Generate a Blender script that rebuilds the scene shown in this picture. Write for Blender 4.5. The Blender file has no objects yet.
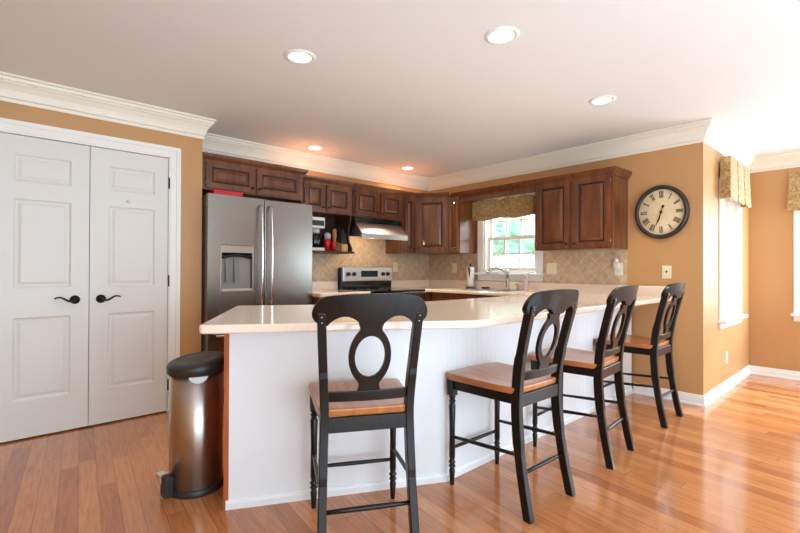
import bpy, bmesh, math, random
from mathutils import Matrix, Vector
random.seed(7)
PI = math.pi
R = math.radians
COL = bpy.context.scene.collection
SC = bpy.context.scene

# ------------------------------------------------------------------ camera, world, sun, area lights, exposure
cam_d = bpy.data.cameras.new('camera')
cam_d.sensor_width = 36.0
cam_d.lens = 36.0 * 440 / 800
cam_d.clip_start = 0.02
cam = bpy.data.objects.new('camera', cam_d)
COL.objects.link(cam)
cam.matrix_world = (Matrix.Translation((0, 0, 1.15)) @ Matrix.Rotation(R(-42.0), 4, 'Z')
                    @ Matrix.Rotation(R(90.33), 4, 'X') @ Matrix.Rotation(R(0.2), 4, 'Z'))
SC.camera = cam

w = bpy.data.worlds.new('sky')
SC.world = w
w.use_nodes = True
bg = w.node_tree.nodes['Background']
bg.inputs['Color'].default_value = (0.72, 0.88, 1.0, 1)
bg.inputs['Strength'].default_value = 3.6


def area(name, loc, target, sx, sy, power, color=(1, 1, 1)):
    d = bpy.data.lights.new(name, 'AREA')
    d.shape = 'RECTANGLE'; d.size = sx; d.size_y = sy; d.energy = power; d.color = color
    o = bpy.data.objects.new(name, d); COL.objects.link(o)
    o.location = loc
    o.rotation_euler = (Vector(target) - Vector(loc)).to_track_quat('-Z', 'Y').to_euler()
    return o


# unseen area lamps standing for rear, nook and sink daylight, plus a ceiling fill
DAY = (0.62, 0.84, 1.0)
area('daylight_rear', (0.6, -3.1, 1.15), (0.6, 5, 1.3), 4.6, 2.0, 20, DAY)
area('fill_ceiling', (0.8, -1.6, 0.25), (0.8, -1.5, 2.4), 4.4, 2.4, 112, (0.51, 0.80, 1.0))  # unseen lamp added near the floor, facing up to brighten the ceiling
area('daylight_nook', (6.1, -1.7, 1.1), (2.8, 1.2, 1.7), 1.7, 1.3, 66, (0.68, 0.87, 1.0))
area('daylight_nook_window', (6.1, -0.05, 1.35), (2.8, 1.4, 0.8), 0.8, 1.2, 46, (0.74, 0.90, 1.0))
area('daylight_sink', (5.3, 3.0, 2.5), (3.2, 3.0, 0.8), 1.2, 1.0, 320, (0.86, 0.94, 1.0))

sun_d = bpy.data.lights.new('sun', 'SUN')
sun_d.energy = 3.0; sun_d.angle = R(0.5); sun_d.color = (1.0, 0.93, 0.82)
sun = bpy.data.objects.new('sun', sun_d); COL.objects.link(sun)
sun.rotation_euler = Vector((-0.72, 0.30, -0.62)).to_track_quat('-Z', 'Y').to_euler()

SC.view_settings.view_transform = 'Standard'
SC.view_settings.look = 'None'
SC.view_settings.gamma = 1.0
SC.view_settings.use_curve_mapping = False
SC.view_settings.exposure = 0.43


# ------------------------------------------------------------------ materials
def srgb(r, g, b):
    f = lambda c: (c / 255 / 12.92) if c / 255 <= 0.04045 else ((c / 255 + 0.055) / 1.055) ** 2.4
    return (f(r), f(g), f(b), 1)


def mat(name, col, rough=0.5, metal=0.0, spec=0.5, coat=0.0, emit=None, estr=1.0):
    m = bpy.data.materials.new(name); m.use_nodes = True
    b = m.node_tree.nodes['Principled BSDF']
    b.inputs['Base Color'].default_value = col
    b.inputs['Roughness'].default_value = rough
    b.inputs['Metallic'].default_value = metal
    b.inputs['Specular IOR Level'].default_value = spec
    b.inputs['Coat Weight'].default_value = coat
    b.inputs['Coat Roughness'].default_value = 0.08
    if emit:
        b.inputs['Emission Color'].default_value = emit
        b.inputs['Emission Strength'].default_value = estr
    return m


def nodes(m):
    return m.node_tree.nodes, m.node_tree.links, m.node_tree.nodes['Principled BSDF']


def ramp(N, stops):
    r = N.new('ShaderNodeValToRGB')
    e = r.color_ramp.elements
    e[0].position, e[0].color = stops[0]
    e[1].position, e[1].color = stops[-1]
    for p, c in stops[1:-1]:
        x = e.new(p); x.color = c
    return r


def noise_mat(name, c1, c2, scale=(1, 1, 1), nscale=8.0, rough=0.5, metal=0.0, coat=0.0, bump=0.0, detail=5.0, lo=0.35, hi=0.65, spec=0.5):
    m = mat(name, c1, rough, metal, spec, coat)
    N, L, b = nodes(m)
    tc = N.new('ShaderNodeTexCoord'); mp = N.new('ShaderNodeMapping')
    mp.inputs['Scale'].default_value = scale
    nz = N.new('ShaderNodeTexNoise'); nz.inputs['Scale'].default_value = nscale; nz.inputs['Detail'].default_value = detail
    L.new(tc.outputs['Object'], mp.inputs['Vector']); L.new(mp.outputs['Vector'], nz.inputs['Vector'])
    r = ramp(N, [(lo, c1), (hi, c2)])
    L.new(nz.outputs['Fac'], r.inputs['Fac']); L.new(r.outputs['Color'], b.inputs['Base Color'])
    if bump:
        bp = N.new('ShaderNodeBump'); bp.inputs['Strength'].default_value = bump; bp.inputs['Distance'].default_value = 0.004
        L.new(nz.outputs['Fac'], bp.inputs['Height']); L.new(bp.outputs['Normal'], b.inputs['Normal'])
    return m


def math_node(N, L, op, a, b=None):
    n = N.new('ShaderNodeMath'); n.operation = op
    for i, v in enumerate((a, b)):
        if v is None: continue
        if isinstance(v, (int, float)): n.inputs[i].default_value = v
        else: L.new(v, n.inputs[i])
    return n.outputs[0]


def floor_mat():
    m = mat('oak_planks', srgb(190, 120, 75), 0.16, 0, 0.5, 0.35)
    N, L, b = nodes(m)
    tc = N.new('ShaderNodeTexCoord'); mp = N.new('ShaderNodeMapping')
    mp.inputs['Rotation'].default_value = (0, 0, R(-84))
    L.new(tc.outputs['Object'], mp.inputs['Vector'])
    sp = N.new('ShaderNodeSeparateXYZ'); L.new(mp.outputs['Vector'], sp.inputs[0])
    W, LEN = 0.083, 1.15
    v = math_node(N, L, 'DIVIDE', sp.outputs['Y'], W)
    row = math_node(N, L, 'FLOOR', v)
    wn = N.new('ShaderNodeTexWhiteNoise'); wn.noise_dimensions = '1D'; L.new(row, wn.inputs['W'])
    u = math_node(N, L, 'ADD', math_node(N, L, 'DIVIDE', sp.outputs['X'], LEN), math_node(N, L, 'MULTIPLY', wn.outputs['Value'], 7.3))
    cell = math_node(N, L, 'FLOOR', u)
    cb = N.new('ShaderNodeCombineXYZ'); L.new(row, cb.inputs[0]); L.new(cell, cb.inputs[1])
    w2 = N.new('ShaderNodeTexWhiteNoise'); w2.noise_dimensions = '2D'; L.new(cb.outputs[0], w2.inputs['Vector'])
    r = ramp(N, [(0.0, srgb(176, 108, 67)), (0.3, srgb(194, 124, 77)), (0.8, srgb(204, 134, 85)), (1.0, srgb(214, 148, 99))])
    L.new(w2.outputs['Value'], r.inputs['Fac'])
    # grain
    mg = N.new('ShaderNodeMapping'); mg.inputs['Scale'].default_value = (2.2, 26, 1); L.new(mp.outputs['Vector'], mg.inputs['Vector'])
    add = N.new('ShaderNodeVectorMath'); add.operation = 'ADD'
    L.new(mg.outputs['Vector'], add.inputs[0]); L.new(w2.outputs['Color'], add.inputs[1])
    nz = N.new('ShaderNodeTexNoise'); nz.inputs['Scale'].default_value = 3.0; nz.inputs['Detail'].default_value = 6
    L.new(add.outputs[0], nz.inputs['Vector'])
    gr = ramp(N, [(0.3, (0.72, 0.68, 0.64, 1)), (0.62, (1.06, 1.05, 1.04, 1))]); L.new(nz.outputs['Fac'], gr.inputs['Fac'])
    mx = N.new('ShaderNodeMix'); mx.data_type = 'RGBA'; mx.blend_type = 'MULTIPLY'; mx.inputs[0].default_value = 0.8
    L.new(r.outputs['Color'], mx.inputs[6]); L.new(gr.outputs['Color'], mx.inputs[7])
    # seams
    fv = math_node(N, L, 'FRACT', v); fu = math_node(N, L, 'FRACT', u)
    gv = math_node(N, L, 'LESS_THAN', fv, 0.028); gu = math_node(N, L, 'LESS_THAN', fu, 0.0028)
    gap = math_node(N, L, 'MAXIMUM', gv, gu)
    mx2 = N.new('ShaderNodeMix'); mx2.data_type = 'RGBA'
    L.new(math_node(N, L, 'MULTIPLY', gap, 0.6), mx2.inputs[0]); L.new(mx.outputs[2], mx2.inputs[6]); mx2.inputs[7].default_value = srgb(96, 52, 30)
    L.new(mx2.outputs[2], b.inputs['Base Color'])
    bp = N.new('ShaderNodeBump'); bp.inputs['Strength'].default_value = 0.12; bp.inputs['Distance'].default_value = 0.002
    h = math_node(N, L, 'SUBTRACT', math_node(N, L, 'MULTIPLY', nz.outputs['Fac'], 0.4), gap)
    L.new(h, bp.inputs['Height']); L.new(bp.outputs['Normal'], b.inputs['Normal'])
    return m


def tile_mat(name, axis):
    """Tumbled-stone tile laid on the diagonal; axis = which object axis is horizontal on the wall."""
    m = mat(name, srgb(190, 150, 112), 0.5)
    N, L, b = nodes(m)
    tc = N.new('ShaderNodeTexCoord'); sp = N.new('ShaderNodeSeparateXYZ'); L.new(tc.outputs['Object'], sp.inputs[0])
    h = sp.outputs[axis]; z = sp.outputs['Z']
    S = 0.145
    p = math_node(N, L, 'DIVIDE', math_node(N, L, 'ADD', h, z), S); q = math_node(N, L, 'DIVIDE', math_node(N, L, 'SUBTRACT', h, z), S)
    cb = N.new('ShaderNodeCombineXYZ'); L.new(math_node(N, L, 'FLOOR', p), cb.inputs[0]); L.new(math_node(N, L, 'FLOOR', q), cb.inputs[1])
    wn = N.new('ShaderNodeTexWhiteNoise'); wn.noise_dimensions = '2D'; L.new(cb.outputs[0], wn.inputs['Vector'])
    nz = N.new('ShaderNodeTexNoise'); nz.inputs['Scale'].default_value = 22; nz.inputs['Detail'].default_value = 6; L.new(tc.outputs['Object'], nz.inputs['Vector'])
    f = math_node(N, L, 'ADD', math_node(N, L, 'MULTIPLY', wn.outputs['Value'], 0.14), math_node(N, L, 'MULTIPLY', nz.outputs['Fac'], 1.05))
    r = ramp(N, [(0.35, srgb(188, 158, 126)), (0.6, srgb(204, 176, 146)), (0.85, srgb(218, 194, 166))]); L.new(f, r.inputs['Fac'])
    g = math_node(N, L, 'MAXIMUM', math_node(N, L, 'LESS_THAN', math_node(N, L, 'FRACT', p), 0.05), math_node(N, L, 'LESS_THAN', math_node(N, L, 'FRACT', q), 0.05))
    mx = N.new('ShaderNodeMix'); mx.data_type = 'RGBA'; L.new(math_node(N, L, 'MULTIPLY', g, 0.75), mx.inputs[0])
    L.new(r.outputs['Color'], mx.inputs[6]); mx.inputs[7].default_value = srgb(226, 206, 180)
    L.new(mx.outputs[2], b.inputs['Base Color'])
    bp = N.new('ShaderNodeBump'); bp.inputs['Strength'].default_value = 0.4; bp.inputs['Distance'].default_value = 0.003
    L.new(math_node(N, L, 'SUBTRACT', nz.outputs['Fac'], g), bp.inputs['Height']); L.new(bp.outputs['Normal'], b.inputs['Normal'])
    return m


def glass_mat():
    m = bpy.data.materials.new('pane_glass'); m.use_nodes = True
    N, L = m.node_tree.nodes, m.node_tree.links
    N.remove(N['Principled BSDF'])
    t = N.new('ShaderNodeBsdfTransparent'); g = N.new('ShaderNodeBsdfGlossy'); g.inputs['Roughness'].default_value = 0.02
    mx = N.new('ShaderNodeMixShader'); mx.inputs[0].default_value = 0.07
    L.new(t.outputs[0], mx.inputs[1]); L.new(g.outputs[0], mx.inputs[2]); L.new(mx.outputs[0], N['Material Output'].inputs['Surface'])
    return m


def blind_mat():
    m = bpy.data.materials.new('blind_slats'); m.use_nodes = True
    N, L = m.node_tree.nodes, m.node_tree.links
    b = N['Principled BSDF']; b.inputs['Base Color'].default_value = (0.9, 0.9, 0.9, 1); b.inputs['Roughness'].default_value = 0.5
    t = N.new('ShaderNodeBsdfTranslucent'); t.inputs['Color'].default_value = (0.9, 0.9, 0.92, 1)
    mx = N.new('ShaderNodeMixShader'); mx.inputs[0].default_value = 0.5
    L.new(b.outputs[0], mx.inputs[1]); L.new(t.outputs[0], mx.inputs[2]); L.new(mx.outputs[0], N['Material Output'].inputs['Surface'])
    return m


def fabric_mat():
    m = mat('damask_fabric', srgb(190, 150, 90), 0.75)
    N, L, b = nodes(m)
    tc = N.new('ShaderNodeTexCoord')
    nz = N.new('ShaderNodeTexNoise'); nz.inputs['Scale'].default_value = 48; nz.inputs['Detail'].default_value = 3; nz.inputs['Distortion'].default_value = 1.2
    L.new(tc.outputs['Object'], nz.inputs['Vector'])
    r = ramp(N, [(0.36, srgb(138, 104, 60)), (0.5, srgb(172, 138, 86)), (0.64, srgb(204, 174, 120))]); L.new(nz.outputs['Fac'], r.inputs['Fac'])
    L.new(r.outputs['Color'], b.inputs['Base Color'])
    b.inputs['Sheen Weight'].default_value = 0.3
    return m


def steel_mat(name, col, rough=0.28, axis=(60, 60, 1)):
    m = mat(name, col, rough, 1.0)
    N, L, b = nodes(m)
    tc = N.new('ShaderNodeTexCoord'); mp = N.new('ShaderNodeMapping'); mp.inputs['Scale'].default_value = axis
    nz = N.new('ShaderNodeTexNoise'); nz.inputs['Scale'].default_value = 6; nz.inputs['Detail'].default_value = 3
    L.new(tc.outputs['Object'], mp.inputs['Vector']); L.new(mp.outputs['Vector'], nz.inputs['Vector'])
    mr = N.new('ShaderNodeMapRange'); mr.inputs['To Min'].default_value = rough - 0.05; mr.inputs['To Max'].default_value = rough + 0.06
    L.new(nz.outputs['Fac'], mr.inputs['Value']); L.new(mr.outputs[0], b.inputs['Roughness'])
    return m


M = {}
M['paint'] = mat('ochre_paint', srgb(196, 148, 98), 0.42)
M['ceiling'] = mat('ceiling_paint', srgb(233, 230, 227), 0.7)
M['white_trim'] = mat('white_trim_paint', srgb(242, 240, 236), 0.3)
M['crown'] = mat('cream_white_trim_paint', srgb(242, 234, 218), 0.35)
M['door_white'] = mat('white_door_paint', srgb(225, 222, 217), 0.35)
M['bar_white'] = mat('white_beadboard_paint', srgb(240, 243, 247), 0.35)
M['floor'] = floor_mat()
M['tile_x'] = tile_mat('diagonal_stone_tile_a', 'X')
M['tile_y'] = tile_mat('diagonal_stone_tile_b', 'Y')
M['cabinet'] = noise_mat('cherry_wood', srgb(88, 45, 21), srgb(122, 67, 34), (5, 5, 0.9), 4, 0.3, coat=0.35)
M['glaze'] = mat('dark_glaze', srgb(46, 20, 12), 0.4)
M['orange_wood'] = noise_mat('orange_wood', srgb(170, 84, 44), srgb(196, 104, 56), (8, 8, 0.7), 5, 0.35, coat=0.2)
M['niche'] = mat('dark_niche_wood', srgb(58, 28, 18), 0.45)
M['counter'] = noise_mat('beige_solid_surface', srgb(245, 220, 201), srgb(249, 227, 209), (1, 1, 1), 110, 0.12, coat=0.3, detail=2, lo=0.4, hi=0.6)
M['steel'] = steel_mat('brushed_steel', srgb(142, 137, 131), 0.25)
M['steel_bright'] = steel_mat('bright_steel', srgb(214, 212, 210), 0.3)
M['steel_side'] = mat('grey_fridge_side', srgb(120, 118, 118), 0.4, 0.5)
M['can_steel'] = steel_mat('can_steel', srgb(198, 190, 184), 0.32, (1, 1, 60))
_N, _L, _b = nodes(M['can_steel']); _b.inputs['Anisotropic'].default_value = 0.8; _b.inputs['Anisotropic Rotation'].default_value = 0.25
_t = _N.new('ShaderNodeTangent'); _t.direction_type = 'RADIAL'; _t.axis = 'Z'; _L.new(_t.outputs[0], _b.inputs['Tangent'])
M['chrome'] = mat('chrome', srgb(225, 225, 225), 0.12, 1.0)
M['nickel'] = mat('satin_nickel', srgb(170, 165, 158), 0.25, 1.0)
M['bronze'] = mat('dark_bronze', srgb(52, 46, 42), 0.3, 0.8)
M['black_wood'] = noise_mat('black_brown_wood', srgb(10, 7, 6), srgb(24, 16, 13), (10, 10, 1), 6, 0.34, coat=0.12, spec=0.35)
M['seat_wood'] = noise_mat('honey_seat_wood', srgb(168, 100, 52), srgb(196, 124, 68), (16, 1.6, 3), 2.5, 0.28, coat=0.25)
M['black_plastic'] = mat('black_plastic', srgb(44, 42, 42), 0.42)
M['black_gloss'] = mat('black_glass', srgb(16, 18, 20), 0.06)
M['grey_plastic'] = mat('grey_plastic', srgb(190, 190, 190), 0.4)
M['white_plastic'] = mat('white_plastic', srgb(240, 236, 226), 0.35)
M['cream_plastic'] = mat('cream_plastic', srgb(236, 224, 192), 0.4)
M['dark_slot'] = mat('dark_slot', srgb(60, 50, 40), 0.6)
M['clock_face'] = noise_mat('parchment', srgb(236, 214, 178), srgb(222, 194, 150), (1, 1, 1), 7, 0.6)
M['clock_frame'] = noise_mat('bronze_black_frame', srgb(38, 30, 28), srgb(58, 48, 44), (1, 1, 1), 12, 0.4)
M['ink'] = mat('black_ink', srgb(40, 30, 26), 0.6)
M['glass'] = glass_mat()
M['blind'] = blind_mat()
M['fabric'] = fabric_mat()
M['red'] = mat('red_enamel', srgb(200, 24, 34), 0.3)
M['light_wood'] = noise_mat('light_block_wood', srgb(206, 160, 96), srgb(226, 186, 124), (6, 6, 1), 6, 0.5)
M['tan_wood'] = noise_mat('tan_turned_wood', srgb(176, 118, 64), srgb(198, 140, 84), (6, 6, 1), 6, 0.45)
M['paper'] = noise_mat('patterned_paper', srgb(246, 244, 242), srgb(60, 58, 60), (1, 1, 0.5), 34, 0.9, lo=0.6, hi=0.64, detail=1)
M['bulb'] = mat('lamp_glow', (1, 0.9, 0.75, 1), 0.5, emit=(1, 0.86, 0.66, 1), estr=9)
M['hood_bulb'] = mat('hood_lamp_glow', (1, 0.85, 0.6, 1), 0.5, emit=(1, 0.8, 0.5, 1), estr=6)
M['display'] = mat('clock_display', srgb(20, 34, 44), 0.1)
M['grass'] = noise_mat('lawn', srgb(120, 150, 90), srgb(160, 180, 120), (1, 1, 1), 3, 0.9)
M['foliage'] = noise_mat('foliage', srgb(140, 168, 160), srgb(196, 210, 204), (1, 1, 1), 5, 0.9)
M['bark'] = mat('bark', srgb(110, 96, 84), 0.9)
M['soap'] = mat('pink_soap', srgb(228, 190, 190), 0.15)
M['bag'] = mat('white_bag_film', srgb(226, 232, 240), 0.4)


# ------------------------------------------------------------------ mesh helpers
class MB:
    def __init__(self):
        self.bm = bmesh.new()

    def quad(self, pts, mi=0):
        f = self.bm.faces.new([self.bm.verts.new(p) for p in pts]); f.material_index = mi
        return f

    def box(self, x0, x1, y0, y1, z0, z1, mi=0, mtx=None):
        P = [Vector(p) for p in ((x0, y0, z0), (x1, y0, z0), (x1, y1, z0), (x0, y1, z0), (x0, y0, z1), (x1, y0, z1), (x1, y1, z1), (x0, y1, z1))]
        if mtx: P = [mtx @ p for p in P]
        v = [self.bm.verts.new(p) for p in P]
        for ids in ((0, 3, 2, 1), (4, 5, 6, 7), (0, 1, 5, 4), (1, 2, 6, 5), (2, 3, 7, 6), (3, 0, 4, 7)):
            f = self.bm.faces.new([v[i] for i in ids]); f.material_index = mi
        return self

    def prism(self, poly, z0, z1, mi=0, mtx=None):
        """poly in (x, y) extruded along z, or through mtx."""
        T = mtx or Matrix.Identity(4)
        a = [self.bm.verts.new(T @ Vector((x, y, z0))) for x, y in poly]
        b = [self.bm.verts.new(T @ Vector((x, y, z1))) for x, y in poly]
        n = len(poly)
        f1 = self.bm.faces.new(a[::-1]); f2 = self.bm.faces.new(b)
        f1.material_index = f2.material_index = mi
        for i in range(n):
            f = self.bm.faces.new((a[i], a[(i + 1) % n], b[(i + 1) % n], b[i])); f.material_index = mi
        return self

    def lathe(self, prof, c=(0, 0, 0), seg=24, mi=0, mtx=None, smooth=True, ends=True):
        """prof = [(r, z)...] turned about z at c."""
        T = mtx or Matrix.Identity(4)
        rings = []
        for r, z in prof:
            if r < 1e-6:
                rings.append([self.bm.verts.new(T @ Vector((c[0], c[1], c[2] + z)))])
            else:
                rings.append([self.bm.verts.new(T @ Vector((c[0] + r * math.cos(2 * PI * k / seg), c[1] + r * math.sin(2 * PI * k / seg), c[2] + z))) for k in range(seg)])
        for A, B in zip(rings, rings[1:]):
            for k in range(seg):
                k2 = (k + 1) % seg
                if len(A) == 1 and len(B) == 1: continue
                if len(A) == 1: vs = (A[0], B[k2], B[k])
                elif len(B) == 1: vs = (A[k], A[k2], B[0])
                else: vs = (A[k], A[k2], B[k2], B[k])
                f = self.bm.faces.new(vs); f.material_index = mi; f.smooth = smooth
        if ends:
            for ring, rev in ((rings[0], True), (rings[-1], False)):
                if len(ring) > 1:
                    f = self.bm.faces.new(ring[::-1] if rev else ring); f.material_index = mi
        return self

    def tube(self, pts, r, seg=10, mi=0, sec=None, closed=False):
        """round (or sec=[(a,b)..] section) swept along pts; r number or list."""
        pts = [Vector(p) for p in pts]; n = len(pts)
        rs = r if isinstance(r, (list, tuple)) else [r] * n
        tang = []
        for i in range(n):
            a = pts[max(i - 1, 0)] if not closed else pts[i - 1]
            b = pts[min(i + 1, n - 1)] if not closed else pts[(i + 1) % n]
            tang.append((b - a).normalized())
        up = Vector((0, 0, 1)) if abs(tang[0].z) < 0.9 else Vector((1, 0, 0))
        u = (up - tang[0] * up.dot(tang[0])).normalized()
        rings = []
        for i in range(n):
            u = (u - tang[i] * u.dot(tang[i])).normalized(); v = tang[i].cross(u)
            ring = []
            S = sec or [(math.cos(2 * PI * k / seg), math.sin(2 * PI * k / seg)) for k in range(seg)]
            for a, b in S:
                ring.append(self.bm.verts.new(pts[i] + u * a * rs[i] + v * b * rs[i]))
            rings.append(ring)
        pairs = list(zip(rings, rings[1:])) + ([(rings[-1], rings[0])] if closed else [])
        m = len(rings[0])
        for A, B in pairs:
            for k in range(m):
                f = self.bm.faces.new((A[k], A[(k + 1) % m], B[(k + 1) % m], B[k])); f.material_index = mi; f.smooth = sec is None
        if not closed:
            f = self.bm.faces.new(rings[0][::-1]); f.material_index = mi
            f = self.bm.faces.new(rings[-1]); f.material_index = mi
        return self

    def sphere(self, c, r, seg=16, mi=0, sz=1.0):
        prof = [(r * math.sin(PI * i / 8), -r * sz * math.cos(PI * i / 8)) for i in range(9)]
        prof[0] = (0, prof[0][1]); prof[-1] = (0, prof[-1][1])
        return self.lathe(prof, c, seg, mi)

    def panel(self, x0, x1, z0, z1, yf, yb, panels, loops, gi=()):
        """slab facing -y with moulded panels: loops=[(inset, depth)], gi = loop indices in material slot 1."""
        xs = sorted({round(v, 5) for v in [x0, x1] + [p[0] for p in panels] + [p[1] for p in panels]})
        zs = sorted({round(v, 5) for v in [z0, z1] + [p[2] for p in panels] + [p[3] for p in panels]})
        def inp(xa, xb, za, zb):
            for p in panels:
                if xa >= p[0] - 1e-4 and xb <= p[1] + 1e-4 and za >= p[2] - 1e-4 and zb <= p[3] + 1e-4: return True
            return False
        for xa, xb in zip(xs, xs[1:]):
            for za, zb in zip(zs, zs[1:]):
                if not inp(xa, xb, za, zb):
                    self.quad([(xa, yf, za), (xb, yf, za), (xb, yf, zb), (xa, yf, zb)])
        for p in panels:
            prev = None
            for li, (ins, dep) in enumerate(loops):
                cur = [self.bm.verts.new(v) for v in ((p[0] + ins, yf + dep, p[2] + ins), (p[1] - ins, yf + dep, p[2] + ins), (p[1] - ins, yf + dep, p[3] - ins), (p[0] + ins, yf + dep, p[3] - ins))]
                if prev:
                    for k in range(4):
                        f = self.bm.faces.new((prev[k], prev[(k + 1) % 4], cur[(k + 1) % 4], cur[k])); f.material_index = 1 if li in gi else 0
                prev = cur
            f = self.bm.faces.new(prev); f.material_index = 2 if 'c' in gi else 0
        self.quad([(x0, yb, z0), (x0, yb, z1), (x1, yb, z1), (x1, yb, z0)])
        self.quad([(x0, yf, z0), (x0, yf, z1), (x0, yb, z1), (x0, yb, z0)]); self.quad([(x1, yf, z0), (x1, yb, z0), (x1, yb, z1), (x1, yf, z1)])
        self.quad([(x0, yf, z0), (x0, yb, z0), (x1, yb, z0), (x1, yf, z0)]); self.quad([(x0, yf, z1), (x1, yf, z1), (x1, yb, z1), (x0, yb, z1)])
        return self

    def sweep(self, prof, path, closed=False, mi=0):
        """profile [(out, z)] carried along an xy path with mitred corners; out is to the RIGHT of travel."""
        pts = [Vector(p) for p in path]; n = len(pts); rings = []
        for i in range(n):
            ns = []
            if i > 0: d = (pts[i] - pts[i - 1]).normalized(); ns.append(Vector((d.y, -d.x)))
            if i < n - 1: d = (pts[i + 1] - pts[i]).normalized(); ns.append(Vector((d.y, -d.x)))
            if len(ns) == 2:
                b = (ns[0] + ns[1]).normalized(); b = b / max(b.dot(ns[0]), 0.2)
            else: b = ns[0]
            rings.append([self.bm.verts.new((pts[i].x + b.x * o, pts[i].y + b.y * o, z)) for o, z in prof])
        m = len(prof)
        for A, B in zip(rings, rings[1:]):
            for k in range(m):
                f = self.bm.faces.new((A[k], B[k], B[(k + 1) % m], A[(k + 1) % m])); f.material_index = mi
        self.bm.faces.new(rings[0]); self.bm.faces.new(rings[-1][::-1])
        return self

    def build(self, name, mats, parent=None, bevel=0.0, seg=2, weld=True, smooth_angle=None, subsurf=0):
        if weld: bmesh.ops.remove_doubles(self.bm, verts=self.bm.verts, dist=1e-5)
        bmesh.ops.recalc_face_normals(self.bm, faces=self.bm.faces)
        me = bpy.data.meshes.new(name); self.bm.to_mesh(me); self.bm.free()
        o = bpy.data.objects.new(name, me); COL.objects.link(o)
        for m in (mats if isinstance(mats, (list, tuple)) else [mats]): me.materials.append(m)
        if smooth_angle is not None:
            for p in me.polygons: p.use_smooth = True
            try: me.set_sharp_from_angle(angle=R(smooth_angle))
            except Exception: pass
        if parent: o.parent = parent
        if bevel:
            b = o.modifiers.new('bevel', 'BEVEL'); b.width = bevel; b.segments = seg; b.limit_method = 'ANGLE'; b.angle_limit = R(40)
        if subsurf:
            s = o.modifiers.new('sub', 'SUBSURF'); s.levels = subsurf; s.render_levels = subsurf
        return o


def tag(o, label, cat, group=None, kind=None):
    o['label'] = label; o['category'] = cat
    if group: o['group'] = group
    if kind: o['kind'] = kind
    return o


def thing(name, label, cat, loc=(0, 0, 0), rz=0.0, group=None):
    o = bpy.data.objects.new(name, None); COL.objects.link(o)
    o.empty_display_size = 0.1
    o.location = loc; o.rotation_euler = (0, 0, rz)
    return tag(o, label, cat, group)


def struct(o, label=None, cat=None):
    o['kind'] = 'structure'
    if label: o['label'] = label
    if cat: o['category'] = cat
    return o


def children(o):
    return [c for c in COL.objects if c.parent == o]


def copy_tree(o, parent=None):
    c = o.copy(); COL.objects.link(c)
    if parent: c.parent = parent
    for ch in children(o): copy_tree(ch, c)
    return c


def boolean_cut(o, cutters):
    """cut holes and bake the result, leaving no helper object behind."""
    for c in cutters:
        m = o.modifiers.new('cut', 'BOOLEAN'); m.operation = 'DIFFERENCE'; m.solver = 'EXACT'; m.object = c
    dg = bpy.context.evaluated_depsgraph_get(); dg.update()
    me = bpy.data.meshes.new_from_object(o.evaluated_get(dg))
    old = o.data; o.modifiers.clear(); o.data = me; me.name = old.name
    for c in cutters:
        d = c.data; bpy.data.objects.remove(c); bpy.data.meshes.remove(d)


# ------------------------------------------------------------------ room shell
CEIL = 2.40
YD, XC, YK, XW, YB, XR = 3.86, 1.235, 4.28, 4.40, 1.05, 6.20     # closet wall, its end, range wall, sink wall, bay wall, nook wall
XL, YR = -2.2, -3.2
o = MB().box(XL - .1, XR + .15, YR - .1, YK + .15, -.1, 0).build('floor', M['floor'])
struct(o, 'glossy honey oak plank floor', 'floor')
ceil = MB().box(XL - .1, XR + .15, YR - .1, YK + .15, CEIL, CEIL + .14).build('ceiling', M['ceiling'])
struct(ceil, 'flat white ceiling with recessed lights', 'ceiling')
LIGHTS = [(1.29, 2.32), (1.97, 1.38), (3.27, 1.41), (2.40, 4.02), (3.76, 4.04)]
LIGHTS = [(1.29, 2.32), (1.97, 1.38), (3.27, 1.41), (2.38, 3.96), (3.70, 3.98)]
cut = []
for x, y in LIGHTS:
    cut.append(MB().lathe([(.068, -.05), (.068, .10)], (x, y, CEIL), 32).build('cut', M['ceiling']))
boolean_cut(ceil, cut)

DX0, DXS, DX1, DH = -0.055, 0.459, 0.975, 2.03       # closet door edges and height
mb = MB()
mb.box(XL, DX0 - .012, YD, YD + .12, 0, CEIL); mb.box(DX1 + .012, XC, YD, YD + .12, 0, CEIL); mb.box(DX0 - .012, DX1 + .012, YD, YD + .12, DH + .015, CEIL)
mb.box(XC - .1, XC, YD + .12, YK, 0, CEIL)
struct(mb.build('wall_left', M['paint'], weld=False), 'ochre wall around the closet doors', 'wall')
mb = MB().box(XL, XC - .1, YK, YK + .1, 0, CEIL)
struct(MB().box(XC - .1, XW + .15, YK, YK + .15, 0, CEIL).build('wall_back', M['paint']), 'ochre wall behind the fridge and range', 'wall')
struct(mb.build('wall_closet', M['paint']), 'wall at the back of the closet', 'wall')
# sink wall with its window opening
KY0, KY1, KZ0, KZ1 = 2.62, 3.34, 1.115, 1.98
mb = MB()
mb.box(XW, XW + .15, YB, KY0, 0, CEIL); mb.box(XW, XW + .15, KY1, YK, 0, CEIL); mb.box(XW, XW + .15, KY0, KY1, 0, KZ0); mb.box(XW, XW + .15, KY0, KY1, KZ1, CEIL)
struct(mb.build('wall_right', M['paint'], weld=False), 'ochre wall holding the sink window and the clock', 'wall')
# bay wall with window
BX0, BX1, BZ0, BZ1 = 4.97, 5.70, 0.69, 2.0
mb = MB()
mb.box(XW + .15, BX0, YB, YB + .15, 0, CEIL); mb.box(BX1, XR + .15, YB, YB + .15, 0, CEIL); mb.box(BX0, BX1, YB, YB + .15, 0, BZ0); mb.box(BX0, BX1, YB, YB + .15, BZ1, CEIL)
struct(mb.build('wall_nook', M['paint'], weld=False), 'ochre wall of the nook beside the clock corner', 'wall')
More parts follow.
